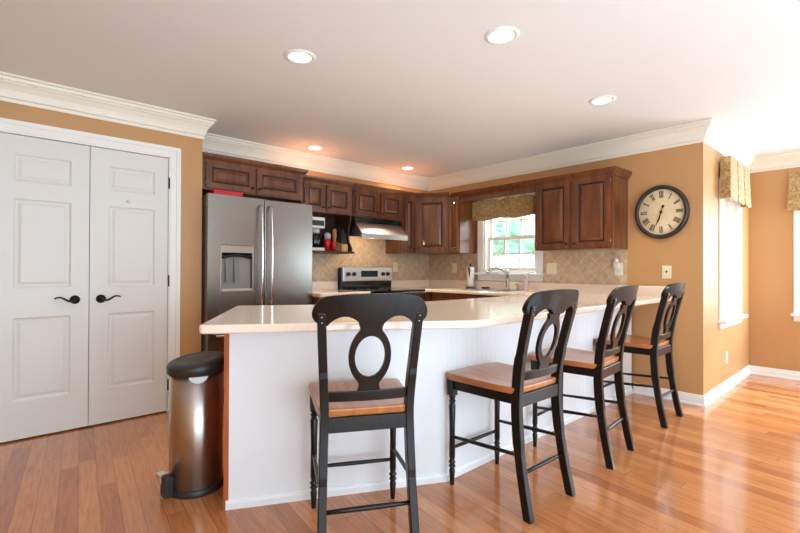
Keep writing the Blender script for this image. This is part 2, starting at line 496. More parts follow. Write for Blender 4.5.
# far nook wall with window
NY0, NY1, NZ0, NZ1 = -0.50, 0.60, 0.70, 2.0
mb = MB()
mb.box(XR, XR + .15, NY1, YB, 0, CEIL); mb.box(XR, XR + .15, YR, NY0, 0, CEIL); mb.box(XR, XR + .15, NY0, NY1, 0, NZ0); mb.box(XR, XR + .15, NY0, NY1, NZ1, CEIL)
struct(mb.build('wall_far', M['paint'], weld=False), 'ochre far wall at the right edge', 'wall')
# unseen walls behind the camera: side wall, and a rear wall with a wide glazed opening
struct(MB().box(XL - .1, XL, YR, YK, 0, CEIL).build('wall_side', M['paint']), 'ochre wall behind the camera', 'wall')
mb = MB()
mb.box(XL, -1.9, YR - .1, YR, 0, CEIL); mb.box(3.1, XR, YR - .1, YR, 0, CEIL); mb.box(-1.9, 3.1, YR - .1, YR, 2.25, CEIL)
struct(mb.build('wall_rear', M['paint'], weld=False), 'ochre rear wall with a wide glazed opening', 'wall')

# crown moulding: one mitred run
crown = [(0.0, CEIL - .165), (.010, CEIL - .165), (.013, CEIL - .148), (.007, CEIL - .143), (.018, CEIL - .136), (.021, CEIL - .112), (.028, CEIL - .092), (.046, CEIL - .064), (.060, CEIL - .050), (.058, CEIL - .043), (.070, CEIL - .038), (.073, CEIL - .022), (.068, CEIL - .019), (.084, CEIL - .014), (.084, CEIL - .001), (0, CEIL - .001)]
struct(MB().sweep(crown, [(XL, YD), (XC, YD), (XC, YK), (XW, YK), (XW, YB), (XR, YB), (XR, YR)]).build('trim_1', M['crown'], smooth_angle=12), 'white crown moulding along the ceiling', 'moulding')
base = [(0, 0), (.022, 0), (.020, .014), (.014, .020), (.013, .072), (.006, .088), (0, .09)]
struct(MB().sweep(base, [(XW, 1.60), (XW, YB), (XR, YB), (XR, YR)]).build('baseboard_right', M['white_trim'], smooth_angle=30), 'white baseboard round the nook', 'baseboard')
struct(MB().sweep(base, [(1.068, YD), (XC, YD)]).build('baseboard_left', M['white_trim'], smooth_angle=30), 'white baseboard beside the closet', 'baseboard')

# closet doors
cas = [(0, 0), (.075, 0), (.075, .006), (.062, .016), (.02, .018), (.012, .012), (0, .010)]
mb = MB()
cw = .075
for x0, x1 in ((DX0 - .012 - cw, DX0 - .012), (DX1 + .012, DX1 + .012 + cw)):
    mb.box(x0, x1, YD - .016, YD, 0, DH + .015 + cw)
    mb.box(x0 + (.0 if x0 < 0 else .045), x1 - (.045 if x0 < 0 else .0), YD - .024, YD - .016, 0, DH + .015 + cw)
mb.box(DX0 - .012, DX1 + .012, YD - .016, YD, DH + .015, DH + .015 + cw); mb.box(DX0 - .057, DX1 + .057, YD - .024, YD - .016, DH + .06, DH + .09)
mb.box(DX0 - .012, DX0 - .002, YD - .01, YD + .12, 0, DH + .015); mb.box(DX1 + .002, DX1 + .012, YD - .01, YD + .12, 0, DH + .015); mb.box(DX0, DX1, YD - .01, YD + .12, DH + .004, DH + .015)
struct(mb.build('trim_2', M['white_trim'], weld=False), 'white casing round the closet doors', 'casing')
dl = [(0, 0), (.010, .008), (.022, .009), (.040, .003), (.042, .003)]


def closet_door(name, x0, x1, pan, lab, hx, sgn, hinge_x):
    zz = [(.26, .815), (1.015, 1.61), (1.725, 1.905)]
    d = MB().panel(x0, x1, .012, DH, YD + .004, YD + .04, [(pan[0], pan[1], a, b) for a, b in zz], dl).build(name, M['door_white'])
    struct(d, lab, 'door')
    h = MB()
    T = Matrix.Translation((hx, YD + .004, .925)) @ Matrix.Rotation(R(90), 4, 'X')
    h.lathe([(.031, 0), (.031, .006), (.026, .012), (.014, .014), (.012, .045), (0, .046)], seg=28, mtx=T)
    pts = []
    for k in range(9):
        t = k / 8
        pts.append((hx + sgn * (.002 + .115 * t), YD + .004 - .044 - .006 * math.sin(PI * t), .925 + (-.012 * math.sin(2 * PI * t) + .012 * t)))
    h.tube(pts, [.009 - .004 * k / 8 for k in range(9)], 10)
    h.build('door_handle', M['bronze'], d)['label'] = 'dark bronze lever handle'
    for z in (.22, 1.05, 1.83):
        MB().lathe([(.006, -.045), (.006, .045)], (hinge_x, YD - .006, z), 10).build('hinge', M['bronze'], d)
    return d


closet_door('door_1', DX0, DXS - .002, (.045, .352), 'white six-panel closet door at the left', .376, -1, DX0 - .004)
closet_door('door_2', DXS + .002, DX1, (.575, .880), 'white six-panel closet door nearer the fridge', .530, 1, DX1 + .006)
d2 = bpy.data.objects['door_2']
MB().sphere((.70, YD - .006, 1.66), .011, 12).lathe([(.02, 0), (.02, .004)], (.70, YD - .002, 1.645), 12).build('hook', M['white_plastic'], d2)

# backsplash tile (thin slabs on the walls)
TZ0, TZ1 = 1.005, 1.36
mb = MB().box(2.25, XW - .008, YK - .008, YK, .9, 1.36).box(2.86, 3.63, YK - .008, YK, 1.36, 1.72)
struct(mb.build('trim_3', M['tile_x'], weld=False), 'tan diagonal stone tile backsplash behind the range', 'backsplash')
mb = MB().box(XW - .008, XW, 1.663, KY0 - .09, .9, 1.36).box(XW - .008, XW, KY1 + .09, YK, .9, 1.36).box(XW - .008, XW, KY0 - .09, KY1 + .09, .9, 1.03)
struct(mb.build('trim_4', M['tile_y'], weld=False), 'tan diagonal stone tile backsplash by the sink', 'backsplash')


# ------------------------------------------------------------------ windows (built in a local frame: x along the wall, -y into the room)
def window(name, label, loc, rz, w_, z0, z1, cols, rows, casing=.085, upper_out=True, sill=.05, deep=.15):
    """local x 0..w_ is the opening, y=0 the wall face."""
    root = MB()
    c = casing
    root.box(-c, 0, -.018, 0, z0 - .03, z1 + c); root.box(w_, w_ + c, -.018, 0, z0 - .03, z1 + c); root.box(-c, w_ + c, -.018, 0, z1, z1 + c)
    root.box(-c, w_ + c, -.018, 0, z0 - .03 - c * .8, z0 - .03)
    j = .02
    root.box(0, j, 0, deep, z0, z1); root.box(w_ - j, w_, 0, deep, z0, z1); root.box(j, w_ - j, 0, deep, z1 - j, z1); root.box(j, w_ - j, 0, deep, z0, z0 + j)
    o = root.build(name, M['white_trim'], weld=False, bevel=.003)
    struct(o, label, 'window')
    o.location = loc; o.rotation_euler = (0, 0, rz)
    MB().box(-c - .02, w_ + c + .02, -.018 - sill, .02, z0 - .03, z0 - .004).build('window_sill', M['white_trim'], o, bevel=.005)
    zm = z0 + (z1 - z0) * .47
    for nm, za, zb, y in (('lower_sash', z0 + j, zm + .02, .055), ('upper_sash', zm - .02, z1 - j, .095)):
        s = MB(); f = .038
        s.box(j, j + f, y, y + .032, za, zb); s.box(w_ - j - f, w_ - j, y, y + .032, za, zb); s.box(j + f, w_ - j - f, y, y + .032, za, za + f); s.box(j + f, w_ - j - f, y, y + .032, zb - f, zb)
        for k in range(1, cols):
            x = j + f + (w_ - 2 * j - 2 * f) * k / cols
            s.box(x - .008, x + .008, y + .008, y + .024, za + f, zb - f)
        for k in range(1, rows):
            z = za + f + (zb - za - 2 * f) * k / rows
            s.box(j + f, w_ - j - f, y + .009, y + .023, z - .008, z + .008)
        so = s.build(nm, M['white_trim'], o, weld=False)
        MB().box(j + f - .004, w_ - j - f + .004, y + .0145, y + .0175, za + f - .004, zb - f + .004).build('pane', M['glass'], so)
    return o


window('window_1', 'white sash window over the sink', (XW, KY1, 0), R(-90), KY1 - KY0, KZ0, KZ1, 3, 2)
window('window_2', 'white sash window on the nook side wall', (BX0, YB, 0), 0, BX1 - BX0, BZ0, BZ1, 1, 1, casing=.07)
window('window_3', 'white sash window at the right edge', (XR, NY1, 0), R(-90), NY1 - NY0, NZ0, NZ1, 1, 1, casing=.07)


def blind(name, label, loc, rz, w_, z0, z1, group):
    t = thing(name, label, 'blind', loc, rz, group)
    MB().box(.025, w_ - .025, .012, .045, z1 - .045, z1 - .022).build('head_rail', M['white_plastic'], t)
    s = MB(); z = z1 - .06; k = 0
    while z > z0 + .06:
        T = Matrix.Translation((0, .03, z)) @ Matrix.Rotation(R(38), 4, 'X')
        s.box(.028, w_ - .028, -.0125, .0125, -.0006, .0006, mtx=T); z -= .0225
    s.build('slats', M['blind'], t, weld=False)
    MB().box(.028, w_ - .028, .018, .042, z0 + .024, z0 + .042).build('bottom_rail', M['white_plastic'], t)
    for x in (.14, w_ - .14): MB().tube([(x, .03, z0 + .03), (x, .03, z1 - .03)], .0012, 6).build('cord', M['white_plastic'], t)
    return t


blind('window_blind', 'white slatted blind in the nook window beside the clock wall', (BX0, YB, 0), 0, BX1 - BX0, BZ0, BZ1, 'nook window blinds')
blind('window_blind', 'white slatted blind in the window cut off by the right edge', (XR, NY1, 0), R(-90), NY1 - NY0, NZ0, NZ1, 'nook window blinds')


# ------------------------------------------------------------------ valances
def valance(label, loc, rz, w_, z0, z1, dep, pleats, flare, wave=0.0, group=None):
    """x 0..w_, room side is -y; box pleats cut the front into panels."""
    t = thing('window_valance', label, 'valance', loc, rz, group)
    xs = [w_ * k / pleats for k in range(pleats + 1)]
    front = [(0, 0), (0, -dep)]
    for k in range(pleats):
        a, b = xs[k], xs[k + 1]; g = .018
        front += [(a + (g if k else 0), -dep)] if k else []
        front += [(a + (b - a) * f, -dep - .008 * math.sin(PI * f)) for f in (.25, .5, .75)]
        if k < pleats - 1: front += [(b - g, -dep), (b - .004, -dep + .03), (b + .004, -dep + .03)]
    front += [(w_, -dep), (w_, 0)]
    mb = MB(); H = 8; rows = []
    for j in range(H + 1):
        q = j / H; row = []
        for x, y in front:
            fx = (x - w_ / 2) * (1 + flare * (1 - q) * (1 if abs(y) > .01 else 0.3)) + w_ / 2
            fy = y * (1 + flare * 1.2 * (1 - q))
            z = z0 + (z1 - z0) * q
            if j == H: z += wave * math.sin(x / w_ * PI * 2 * pleats) ** 2
            if j == 0: z += .012 * math.cos(x / w_ * PI * 2 * pleats)
            row.append(mb.bm.verts.new((fx, fy, z)))
        rows.append(row)
    for A, B in zip(rows, rows[1:]):
        for k in range(len(A) - 1):
            mb.bm.faces.new((A[k], A[k + 1], B[k + 1], B[k]))
    o = mb.build('valance_fabric', M['fabric'], t, weld=False)
    so = o.modifiers.new('solid', 'SOLIDIFY'); so.thickness = .004; so.offset = 0
    MB().box(.006, w_ - .006, -dep + .036, -.002, z1 - .03, z1 - .012).build('mounting_board', M['white_trim'], t)
    MB().box(0, w_, -dep - .002, -dep + .002, z0 + .03, z0 + .034).build('trim_band', M['fabric'], t) if False else None
    return t


valance('tan damask valance hanging over the sink window', (XW - .02, 3.47, 0), R(-90), .86, 1.745, 1.97, .07, 2, .0, .02)
valance('tan damask box-pleat valance on the nook window beside the clock wall', (BX0 - .09, YB - .02, 0), 0, .80, 1.79, 2.185, .075, 3, .10, 0, 'nook valances')
valance('tan damask valance cut off by the right edge of the photo', (XR - .02, .69, 0), R(-90), 1.30, 1.77, 2.175, .07, 4, .03, 0, 'nook valances')


# ------------------------------------------------------------------ cabinets (local: x right along the front, y into the wall, front face y=0)
CAB = [M['cabinet'], M['glaze']]
LOOPS = [(0, 0), (.004, .009), (.016, .011), (.038, .002), (.040, .002)]
CORN = [(0, -.035), (.010, -.035), (.012, -.018), (.034, .012), (.038, .026), (.038, .034), (0, .034)]


def cab_door(parent, x0, x1, z0, z1, knob=None, stile=.05, hinge=None):
    st = min(stile, (x1 - x0) * .27)
    d = MB().panel(x0, x1, z0, z1, -.02, -.001, [(x0 + st, x1 - st, z0 + stile, z1 - stile)], LOOPS, gi=(1, 2)).build('door', CAB, parent, bevel=.0025)
    if knob:
        T = Matrix.Translation((knob[0], -.02, knob[1])) @ Matrix.Rotation(R(90), 4, 'X')
        MB().lathe([(.006, 0), (.005, .010), (.012, .016), (.012, .021), (.006, .025), (0, .026)], seg=16, mtx=T).build('knob', M['bronze'], d)
    if hinge is not None:
        for z in (z0 + .05, z1 - .05):
            MB().lathe([(.004, -.02), (.004, .02)], (hinge, -.015, z), 8).build('hinge', M['nickel'], d)
    return d


def upper(name, label, loc, rz, w_, dep, z0, z1, doors, group='wall cabinets', cornice=True, knobz=None, ends=(0, 0), cut0=None):
    t = thing(name, label, 'cabinet', (loc[0], loc[1], 0), rz, group)
    MB().box(0, w_, 0, dep, z0, z1).build('body', M['cabinet'], t, bevel=.002)
    n = len(doors)
    for k, (a, b) in enumerate(doors):
        kx = (b - .022 if k == 0 else a + .022) if n == 2 else b - .022
        cab_door(t, a, b, z0 + .015, z1 - .03, (kx, z0 + .055) if knobz is None else knobz, hinge=(a - .003 if (k == 0) else b + .003))
    if cornice:
        prof = [(p[0], z1 + p[1]) for p in CORN]
        path = [(0, 0), (w_, 0)]
        if ends[0]: path = [(0, dep)] + path
        if ends[1]: path = path + [(w_, dep)]
        MB().sweep(prof, path).build('cornice', M['cabinet'], t, smooth_angle=25)
    return t


# travel (0,0)->(w,0): right of travel is -y = towards the room
upper('wall_cabinet', 'wide dark cherry cabinet with two short doors above the fridge', (1.245, 3.90), 0, .965, YK - 3.90, 1.825, 2.10, [(.03, .455), (.478, .93)], ends=(0, 1))
FY = 3.95
# short cabinet over the open niche
NX0, NX1 = 2.215, 2.848
t = upper('wall_cabinet', 'short two-door cherry cabinet over the open niche with the coffee maker', (NX0, FY), 0, NX1 - NX0, YK - FY, 1.735, 2.06, [(.03, .27), (.295, .605)])
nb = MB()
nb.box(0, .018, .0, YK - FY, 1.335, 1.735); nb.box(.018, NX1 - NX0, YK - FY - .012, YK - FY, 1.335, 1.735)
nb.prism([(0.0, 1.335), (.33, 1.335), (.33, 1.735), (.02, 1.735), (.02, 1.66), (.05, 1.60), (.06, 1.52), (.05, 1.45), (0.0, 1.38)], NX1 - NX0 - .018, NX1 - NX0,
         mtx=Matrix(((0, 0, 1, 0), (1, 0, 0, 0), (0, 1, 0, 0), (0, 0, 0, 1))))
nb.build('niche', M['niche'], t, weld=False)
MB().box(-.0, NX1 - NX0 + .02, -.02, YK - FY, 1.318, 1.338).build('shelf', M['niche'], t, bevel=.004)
upper('wall_cabinet', 'short two-door cherry cabinet above the range hood', (2.86, FY), 0, .735, YK - FY, 1.735, 2.06, [(.02, .345), (.385, .71)])
upper('wall_cabinet', 'tall narrow cherry cabinet right of the range hood', (3.60, FY), 0, .20, YK - FY, 1.345, 2.06, [(.015, .19)])

# diagonal corner cabinet
A = Vector((3.803, 3.945)); B = Vector((4.07, 3.62))
dv = B - A; wd = dv.length; ang = math.atan2(dv.y, dv.x)
t = thing('corner_cabinet', 'diagonal cherry corner cabinet with one large glossy door', 'cabinet', (A.x, A.y, 0), ang, 'wall cabinets')
inv = Matrix.Translation((A.x, A.y, 0)) @ Matrix.Rotation(ang, 4, 'Z'); inv = inv.inverted()
poly = [inv @ Vector((x, y, 0)) for x, y in ((A.x, A.y), (B.x, B.y), (XW - .002, B.y), (XW - .002, YK - .002), (A.x, YK - .002))]
MB().prism([(p.x, p.y) for p in poly], 1.345, 2.06).build('body', M['cabinet'], t)
cab_door(t, .02, wd - .02, 1.36, 2.03, (.045, 1.41), stile=.062)
MB().sweep([(p[0], 2.06 + p[1]) for p in CORN], [(0, 0), (wd, 0)]).build('cornice', M['cabinet'], t, smooth_angle=25)

# sink wall uppers: local x runs towards the camera (-Y)
XF = 4.07
upper('wall_cabinet', 'narrow cherry cabinet between the corner and the sink window', (XF, 3.615), R(-90), .165, XW - XF, 1.345, 2.06, [(.012, .155)], cornice=False)
upper('wall_cabinet', 'large two-door cherry cabinet between the sink window and the clock', (XF, 2.44), R(-90), .785, XW - XF, 1.345, 2.04, [(.03, .375), (.415, .762)], ends=(0, 1))
t = thing('window_header', 'cherry header board with cornice bridging the sink window', 'cabinet trim', (XF, 3.60, 0), R(-90))
MB().box(.152, 1.158, .0, .02, 1.95, 2.04).build('board', M['cabinet'], t)
MB().sweep([(p[0], 2.04 + p[1]) for p in CORN], [(.03, 0), (1.155, 0)]).build('cornice', M['cabinet'], t, smooth_angle=25)


def base_unit(label, loc, rz, w_, dep, cols, hollow=False):
    t = thing('base_cabinet', label, 'cabinet', (loc[0], loc[1], 0), rz, 'base cabinets')
    bm_ = MB().box(0, w_, 0, dep, .10, .72 if hollow else .874)
    if hollow: bm_.box(0, w_, 0, .018, .72, .874).box(0, .018, .018, dep, .72, .874).box(w_ - .018, w_, .018, dep, .72, .874)
    bm_.build('body', M['cabinet'], t, weld=False)
    MB().box(0, w_, .06, dep, .0, .10).build('toe_kick', M['glaze'], t)
    cwid = w_ / cols
    for k in range(cols):
        a, b = k * cwid + .012, (k + 1) * cwid - .012
        cab_door(t, a, b, .12, .68, (b - .025, .62))
        dr = MB().panel(a, b, .70, .855, -.02, -.001, [(a + .03, b - .03, .73, .825)], LOOPS[:2] + [(.008, .009), (.014, .004)], gi=(1,)).build('drawer', CAB, t, bevel=.002)
        T = Matrix.Translation(((a + b) / 2, -.02, .777)) @ Matrix.Rotation(R(90), 4, 'X')
        MB().lathe([(.006, 0), (.005, .010), (.012, .016), (.012, .021), (0, .026)], seg=12, mtx=T).build('knob', M['bronze'], dr)
    return t


FB = 3.66   # front of base units on the range wall
base_unit('cherry base cabinet between the fridge and the range', (2.25, FB), 0, .605, YK - FB - .01, 1)
XB = 3.79
base_unit('cherry sink base cabinet under the window', (XB, 3.64), R(-90), 1.36, XW - XB - .01, 3, True)
t = thing('base_cabinet', 'cherry corner base cabinet right of the range', 'cabinet', (3.632, FB, 0), 0, 'base cabinets')
MB().box(0, XW - 3.632 - .01, 0, YK - FB - .01, .0, .874).build('body', M['cabinet'], t)

# ------------------------------------------------------------------ breakfast bar
P = [(.795, 2.121), (1.791, 1.614), (4.378, 1.614)]
t = thing('breakfast_bar', 'white beadboard breakfast bar base bending away from the closet', 'bar', (1.2, 2.2, 0))
off = Vector((1.2, 2.2))
def loc2(p): return (p[0] - off.x, p[1] - off.y)
body = [(.83, 2.135), (1.80, 1.64), (4.372, 1.64), (4.372, 2.20), (2.24, 2.20), (1.12, 2.62)]
MB().prism([loc2(p) for p in body], 0.0, .872).build('body', M['cabinet'], t)
# beadboard: grooved skin swept along the two faces
mb = MB()
for a, b in zip(P, P[1:]):
    a, b = Vector(loc2(a)), Vector(loc2(b)); d = (b - a); n = d.length; d.normalize(); nr = Vector((d.y, -d.x))
    xs = [0]; s = .045
    prof = [(0, 0)]
    k = 1
    while k * s < n - .02 and d.y > -.1:
        x = k * s; prof += [(x - .003, 0), (x, -.0014), (x + .003, 0)]; k += 1
    prof += [(n, 0)]
    fr = [a + d * x + nr * y for x, y in prof]; bk = [a - nr * .016 + (nr * 0), b - nr * .016]
    lo = [mb.bm.verts.new((p.x, p.y, 0)) for p in fr]; hi = [mb.bm.verts.new((p.x, p.y, .873)) for p in fr]
    for i in range(len(fr) - 1): mb.bm.faces.new((lo[i], lo[i + 1], hi[i + 1], hi[i]))
    bl = [mb.bm.verts.new((p.x, p.y, 0)) for p in bk]; bh = [mb.bm.verts.new((p.x, p.y, .873)) for p in bk]
    mb.bm.faces.new((bl[0], bh[0], bh[1], bl[1]))
    mb.bm.faces.new((lo[0], hi[0], bh[0], bl[0])); mb.bm.faces.new((lo[-1], bl[-1], bh[-1], hi[-1]))
    mb.bm.faces.new(hi + bh[::-1]); mb.bm.faces.new(lo[::-1] + bl)
mb.build('beadboard', M['bar_white'], t, weld=False)['label'] = 'white grooved front panel'
MB().sweep([(0, 0), (.012, 0), (.012, .03), (.006, .042), (0, .044)], [loc2(p) for p in P]).build('base_trim', M['bar_white'], t)
# end panel in orange wood
a, b = Vector(loc2((.795, 2.121))), Vector(loc2((1.10, 2.640)))
d = (b - a).normalized(); nr = Vector((-d.y, d.x))
q = [a + nr * .010 - d * .004, a - nr * .012 - d * .004, b - nr * .012, b + nr * .010]
MB().prism([(p.x, p.y) for p in q], 0, .873).build('end_panel', M['orange_wood'], t)['label'] = 'orange wood end panel'

# worktops
TOP = [(.597, 1.913), (1.627, 1.275), (XW - .01, 1.275), (XW - .01, YK - .01), (3.632, YK - .01), (3.632, 3.63), (3.765, 3.63), (3.765, 2.262), (2.22, 2.262), (1.506, 2.540), (1.105, 2.781)]


def round_poly(poly, r, idx):
    out = []
    n = len(poly)
    for i, p in enumerate(poly):
        if i not in idx: out.append(p); continue
        p = Vector(p); a = (Vector(poly[i - 1]) - p).normalized(); b = (Vector(poly[(i + 1) % n]) - p).normalized()
        p0, p1 = p + a * r, p + b * r
        for k in range(6):
            s = k / 5
            out.append(tuple((p0 * (1 - s) ** 2 + p * 2 * s * (1 - s) + p1 * s * s)))
    return out


wt = MB().prism(round_poly(TOP, .03, (0, 10)), .876, .914).build('worktop', M['counter'], bevel=.009, seg=3)
SX0, SX1, SY0, SY1 = 3.86, 4.24, 2.62, 3.30
bv = wt.modifiers[0]; wt.modifiers.remove(bv)
boolean_cut(wt, [MB().box(SX0, SX1, SY0, SY1, .8, 1.0).build('cut', M['counter'])])
bv = wt.modifiers.new('bevel', 'BEVEL'); bv.width = .009; bv.segments = 3; bv.limit_method = 'ANGLE'; bv.angle_limit = R(50)
tag(wt, 'long beige worktop running from the bar round past the sink', 'worktop', 'worktops')
mb = MB().box(XW - .03, XW - .009, 1.28, YK - .03, .913, 1.005).box(3.64, XW - .03, YK - .03, YK - .009, .913, 1.005)
mb.build('backsplash_lip', M['counter'], wt, weld=False, bevel=.004)
wt2 = MB().box(2.245, 2.862, 3.63, YK - .01, .876, .914).build('worktop', M['counter'], bevel=.009, seg=3)
tag(wt2, 'short beige worktop between the fridge and the range', 'worktop', 'worktops')
MB().box(2.245, 2.862, YK - .03, YK - .009, .9135, 1.005).build('backsplash_lip', M['counter'], wt2, bevel=.004)

# sink and tap
s = MB()
s.box(SX0 - .025, SX0 + .012, SY0 - .025, SY1 + .025, .912, .920); s.box(SX1 - .012, SX1 + .025, SY0 - .025, SY1 + .025, .912, .920)
s.box(SX0 + .012, SX1 - .012, SY0 - .025, SY0 + .012, .912, .920); s.box(SX0 + .012, SX1 - .012, SY1 - .012, SY1 + .025, .912, .920)
s.box(SX0 + .012, SX1 - .012, 2.94, 2.98, .905, .918)
for y0, y1 in ((SY0 + .004, 2.95), (2.97, SY1 - .004)):
    x0, x1, z0 = SX0 + .004, SX1 - .004, .75
    s.box(x0, x0 + .003, y0, y1, z0, .913); s.box(x1 - .003, x1, y0, y1, z0, .913); s.box(x0, x1, y0, y0 + .003, z0, .913); s.box(x0, x1, y1 - .003, y1, z0, .913); s.box(x0, x1, y0, y1, z0 - .003, z0)
tag(s.build('sink', M['steel_bright'], weld=False), 'double bowl steel sink set in the worktop under the window', 'sink')
t = thing('kitchen_tap', 'tall arched nickel tap behind the sink', 'tap', (4.30, 2.93, .914))
MB().lathe([(.030, 0), (.030, .012), (.02, .022), (.018, .09), (.020, .13), (.016, .14)], seg=20).build('tap_body', M['nickel'], t)
pts = [(0, 0, .13)]
for k in range(13):
    a = PI * k / 12 * .86
    pts.append((-.11 + .11 * math.cos(a), .07 - .07 * math.cos(a), .135 + .115 * math.sin(a)))
MB().tube(pts, [.014] * 10 + [.015, .016, .017, .018], 12).build('spout', M['nickel'], t)
MB().tube([(0, 0, .14), (-.005, -.01, .18), (-.012, -.015, .235)], [.016, .011, .006], 10).build('lever', M['nickel'], t)
t = thing('soap_dispenser', 'short nickel soap pump right of the tap', 'soap pump', (4.31, 2.80, .914))
MB().lathe([(.02, 0), (.02, .008), (.011, .014), (.011, .05), (.007, .055), (.007, .07)], seg=16).tube([(0, 0, .066), (-.03, 0, .07), (-.055, 0, .062)], .006, 8).build('pump', M['nickel'], t)
t = thing('soap_bottle', 'clear pink soap bottle standing by the sink window', 'bottle', (4.32, 2.70, .914))
MB().lathe([(.026, 0), (.028, .01), (.028, .10), (.02, .125), (.011, .135), (.011, .15)], seg=18).build('bottle_body', M['soap'], t)
MB().lathe([(.013, .15), (.013, .165), (.004, .168), (.004, .185)], seg=12).tube([(0, 0, .183), (-.03, 0, .18)], .005, 8).build('pump_head', M['white_plastic'], t)
t = thing('paper_towel_holder', 'paper towel roll with black print on a dark upright stand', 'paper towels', (4.29, 3.46, .914))
MB().lathe([(.064, 0), (.064, .008), (.052, .014), (0, .015)], seg=24).lathe([(.006, .01), (.006, .285), (.012, .29), (.012, .302), (.004, .312), (0, .313)], seg=12).build('stand', M['bronze'], t)
MB().lathe([(.018, .018), (.045, .018), (.045, .262), (.018, .262)], seg=28, ends=False).build('paper_roll', M['paper'], t)
t = thing('sponge_dish', 'small dark dish at the back edge of the sink', 'dish', (4.30, 3.24, .914))
MB().lathe([(.03, 0), (.045, .01), (.05, .022), (.044, .022), (.03, .012), (0, .012)], seg=20).build('dish', M['black_plastic'], t)

# ------------------------------------------------------------------ fridge
FX0, FX1, FYF, FZ = 1.247, 2.235, 3.755, 1.772
t = thing('fridge', 'stainless french-door fridge with ice dispenser beside the closet wall', 'fridge', (FX0, FYF, 0))
W = FX1 - FX0; XS = .494
MB().box(0.003, W - .003, .055, YK - FYF - .02, .02, FZ - .012).build('body', M['steel_side'], t)
M['recess'] = mat('dispenser_recess_grey', srgb(150, 146, 142), 0.3)
ST = [M['steel'], M['steel_side'], M['recess']]
ld = MB().panel(0, XS - .004, .70, FZ, 0, .05, [(.105, .392, .945, 1.352)], [(0, 0), (.006, -.003), (.010, 0), (.012, .045)], gi=(3, 'c')).build('left_door', ST, t, bevel=.006)
rd = MB().box(XS + .004, W, 0, .05, .70, FZ).build('right_door', M['steel'], t, bevel=.006)
fd = MB().box(0, W, 0, .05, .06, .69).build('freezer_drawer', M['steel'], t, bevel=.006)
for par, hx in ((ld, XS - .046), (rd, XS + .046)):
    pts = [(hx, 0, .83), (hx, -.035, .835)] + [(hx, -.05 - .012 * math.sin(PI * k / 10), .85 + .84 * k / 10) for k in range(11)] + [(hx, -.035, 1.705), (hx, 0, 1.71)]
    MB().tube(pts, .012, 10).build('handle', M['chrome'], par)
MB().tube([(.07, 0, .590), (.07, -.05, .590), (.12, -.058, .590), (W - .12, -.058, .590), (W - .07, -.05, .590), (W - .07, 0, .590)], .012, 10).build('handle', M['chrome'], fd)
dz = MB()
dz.prism([(-.002, 1.345), (-.002, 1.285), (.03, 1.262), (.044, 1.262), (.044, 1.345)],   .113, .384, mtx=Matrix(((0, 0, 1, 0), (1, 0, 0, 0), (0, 1, 0, 0), (0, 0, 0, 1))))
dz.build('control_panel', M['nickel'], ld)
MB().tube([(.116 + .265 * k / 12, .012, 1.245 + .02 * math.sin(PI * k / 12)) for k in range(13)], .014, 8).build('nozzle_arch', M['black_gloss'], ld)
for x in (.177, .252):
    MB().prism([(.03, 1.235), (.036, 1.235), (.036, 1.10), (.015, 1.03), (.009, 1.03)], x - .022, x + .022, mtx=Matrix(((0, 0, 1, 0), (1, 0, 0, 0), (0, 1, 0, 0), (0, 0, 0, 1)))).build('paddle', M['steel_side'], ld)
MB().box(.116, .381, -.006, .044, .955, .975).build('drip_tray', M['grey_plastic'], ld, bevel=.003)
for x in (.12, W - .12):
    MB().box(x - .05, x + .05, .02, .09, .0, .06).build('foot', M['black_plastic'], t)
t = thing('red_box', 'flat red box lying on top of the fridge', 'box', (1.40, 3.86, FZ - .012))
t.location.z = FZ + .001
MB().box(-.09, .16, -.06, .14, 0, .045).build('box_body', M['red'], t, bevel=.003)

# ------------------------------------------------------------------ range
RX0, RX1 = 2.868, 3.626
t = thing('range_stove', 'black and steel electric range between the worktops', 'range', (RX0, 3.60, 0))
W = RX1 - RX0
MB().box(0, W, .03, .66, .06, .895).build('body', M['black_plastic'], t)
MB().box(-.002, W + .002, -.012, .60, .895, .918).build('cooktop', M['black_gloss'], t, bevel=.005)
for x, y, r in ((.2, .16, .1), (.56, .16, .075), (.2, .43, .075), (.56, .43, .1)):
    MB().lathe([(r - .006, 0), (r - .006, .0012), (r, .0012), (r, 0)], (x, y, .9176), 32, ends=False).build('burner_ring', M['steel_side'], t)
MB().box(0.01, W - .01, 0, .03, .26, .80).build('oven_door', M['black_gloss'], t, bevel=.004)
MB().tube([(.06, 0, .765), (.06, -.04, .765), (W - .06, -.04, .765), (W - .06, 0, .765)], .011, 10).build('oven_handle', M['steel'], t)
MB().box(0.005, W - .005, -.008, .03, .81, .893).build('front_trim', M['steel'], t, bevel=.004)
MB().box(0.01, W - .01, 0, .03, .07, .25).build('drawer', M['steel'], t, bevel=.004)
bp = MB().box(0, W, .585, .66, .905, 1.165).build('backguard', M['black_gloss'], t, bevel=.008)
MB().box(.012, W - .004, .571, .586, 1.005, 1.170).build('control_panel', M['steel_bright'], t, bevel=.005)
MB().box(.27, .52, .566, .573, 1.055, 1.130).build('clock_display', M['display'], t)
for x in (.085, .165, .605, .68):
    T = Matrix.Translation((x, .571, 1.09)) @ Matrix.Rotation(R(90), 4, 'X')
    MB().lathe([(.026, 0), (.024, .012), (.019, .02), (.018, .028), (0, .029)], seg=20, mtx=T).box(-.004, .004, -.018, .018, .028, .034, mtx=T).build('knob', M['black_plastic'], t)

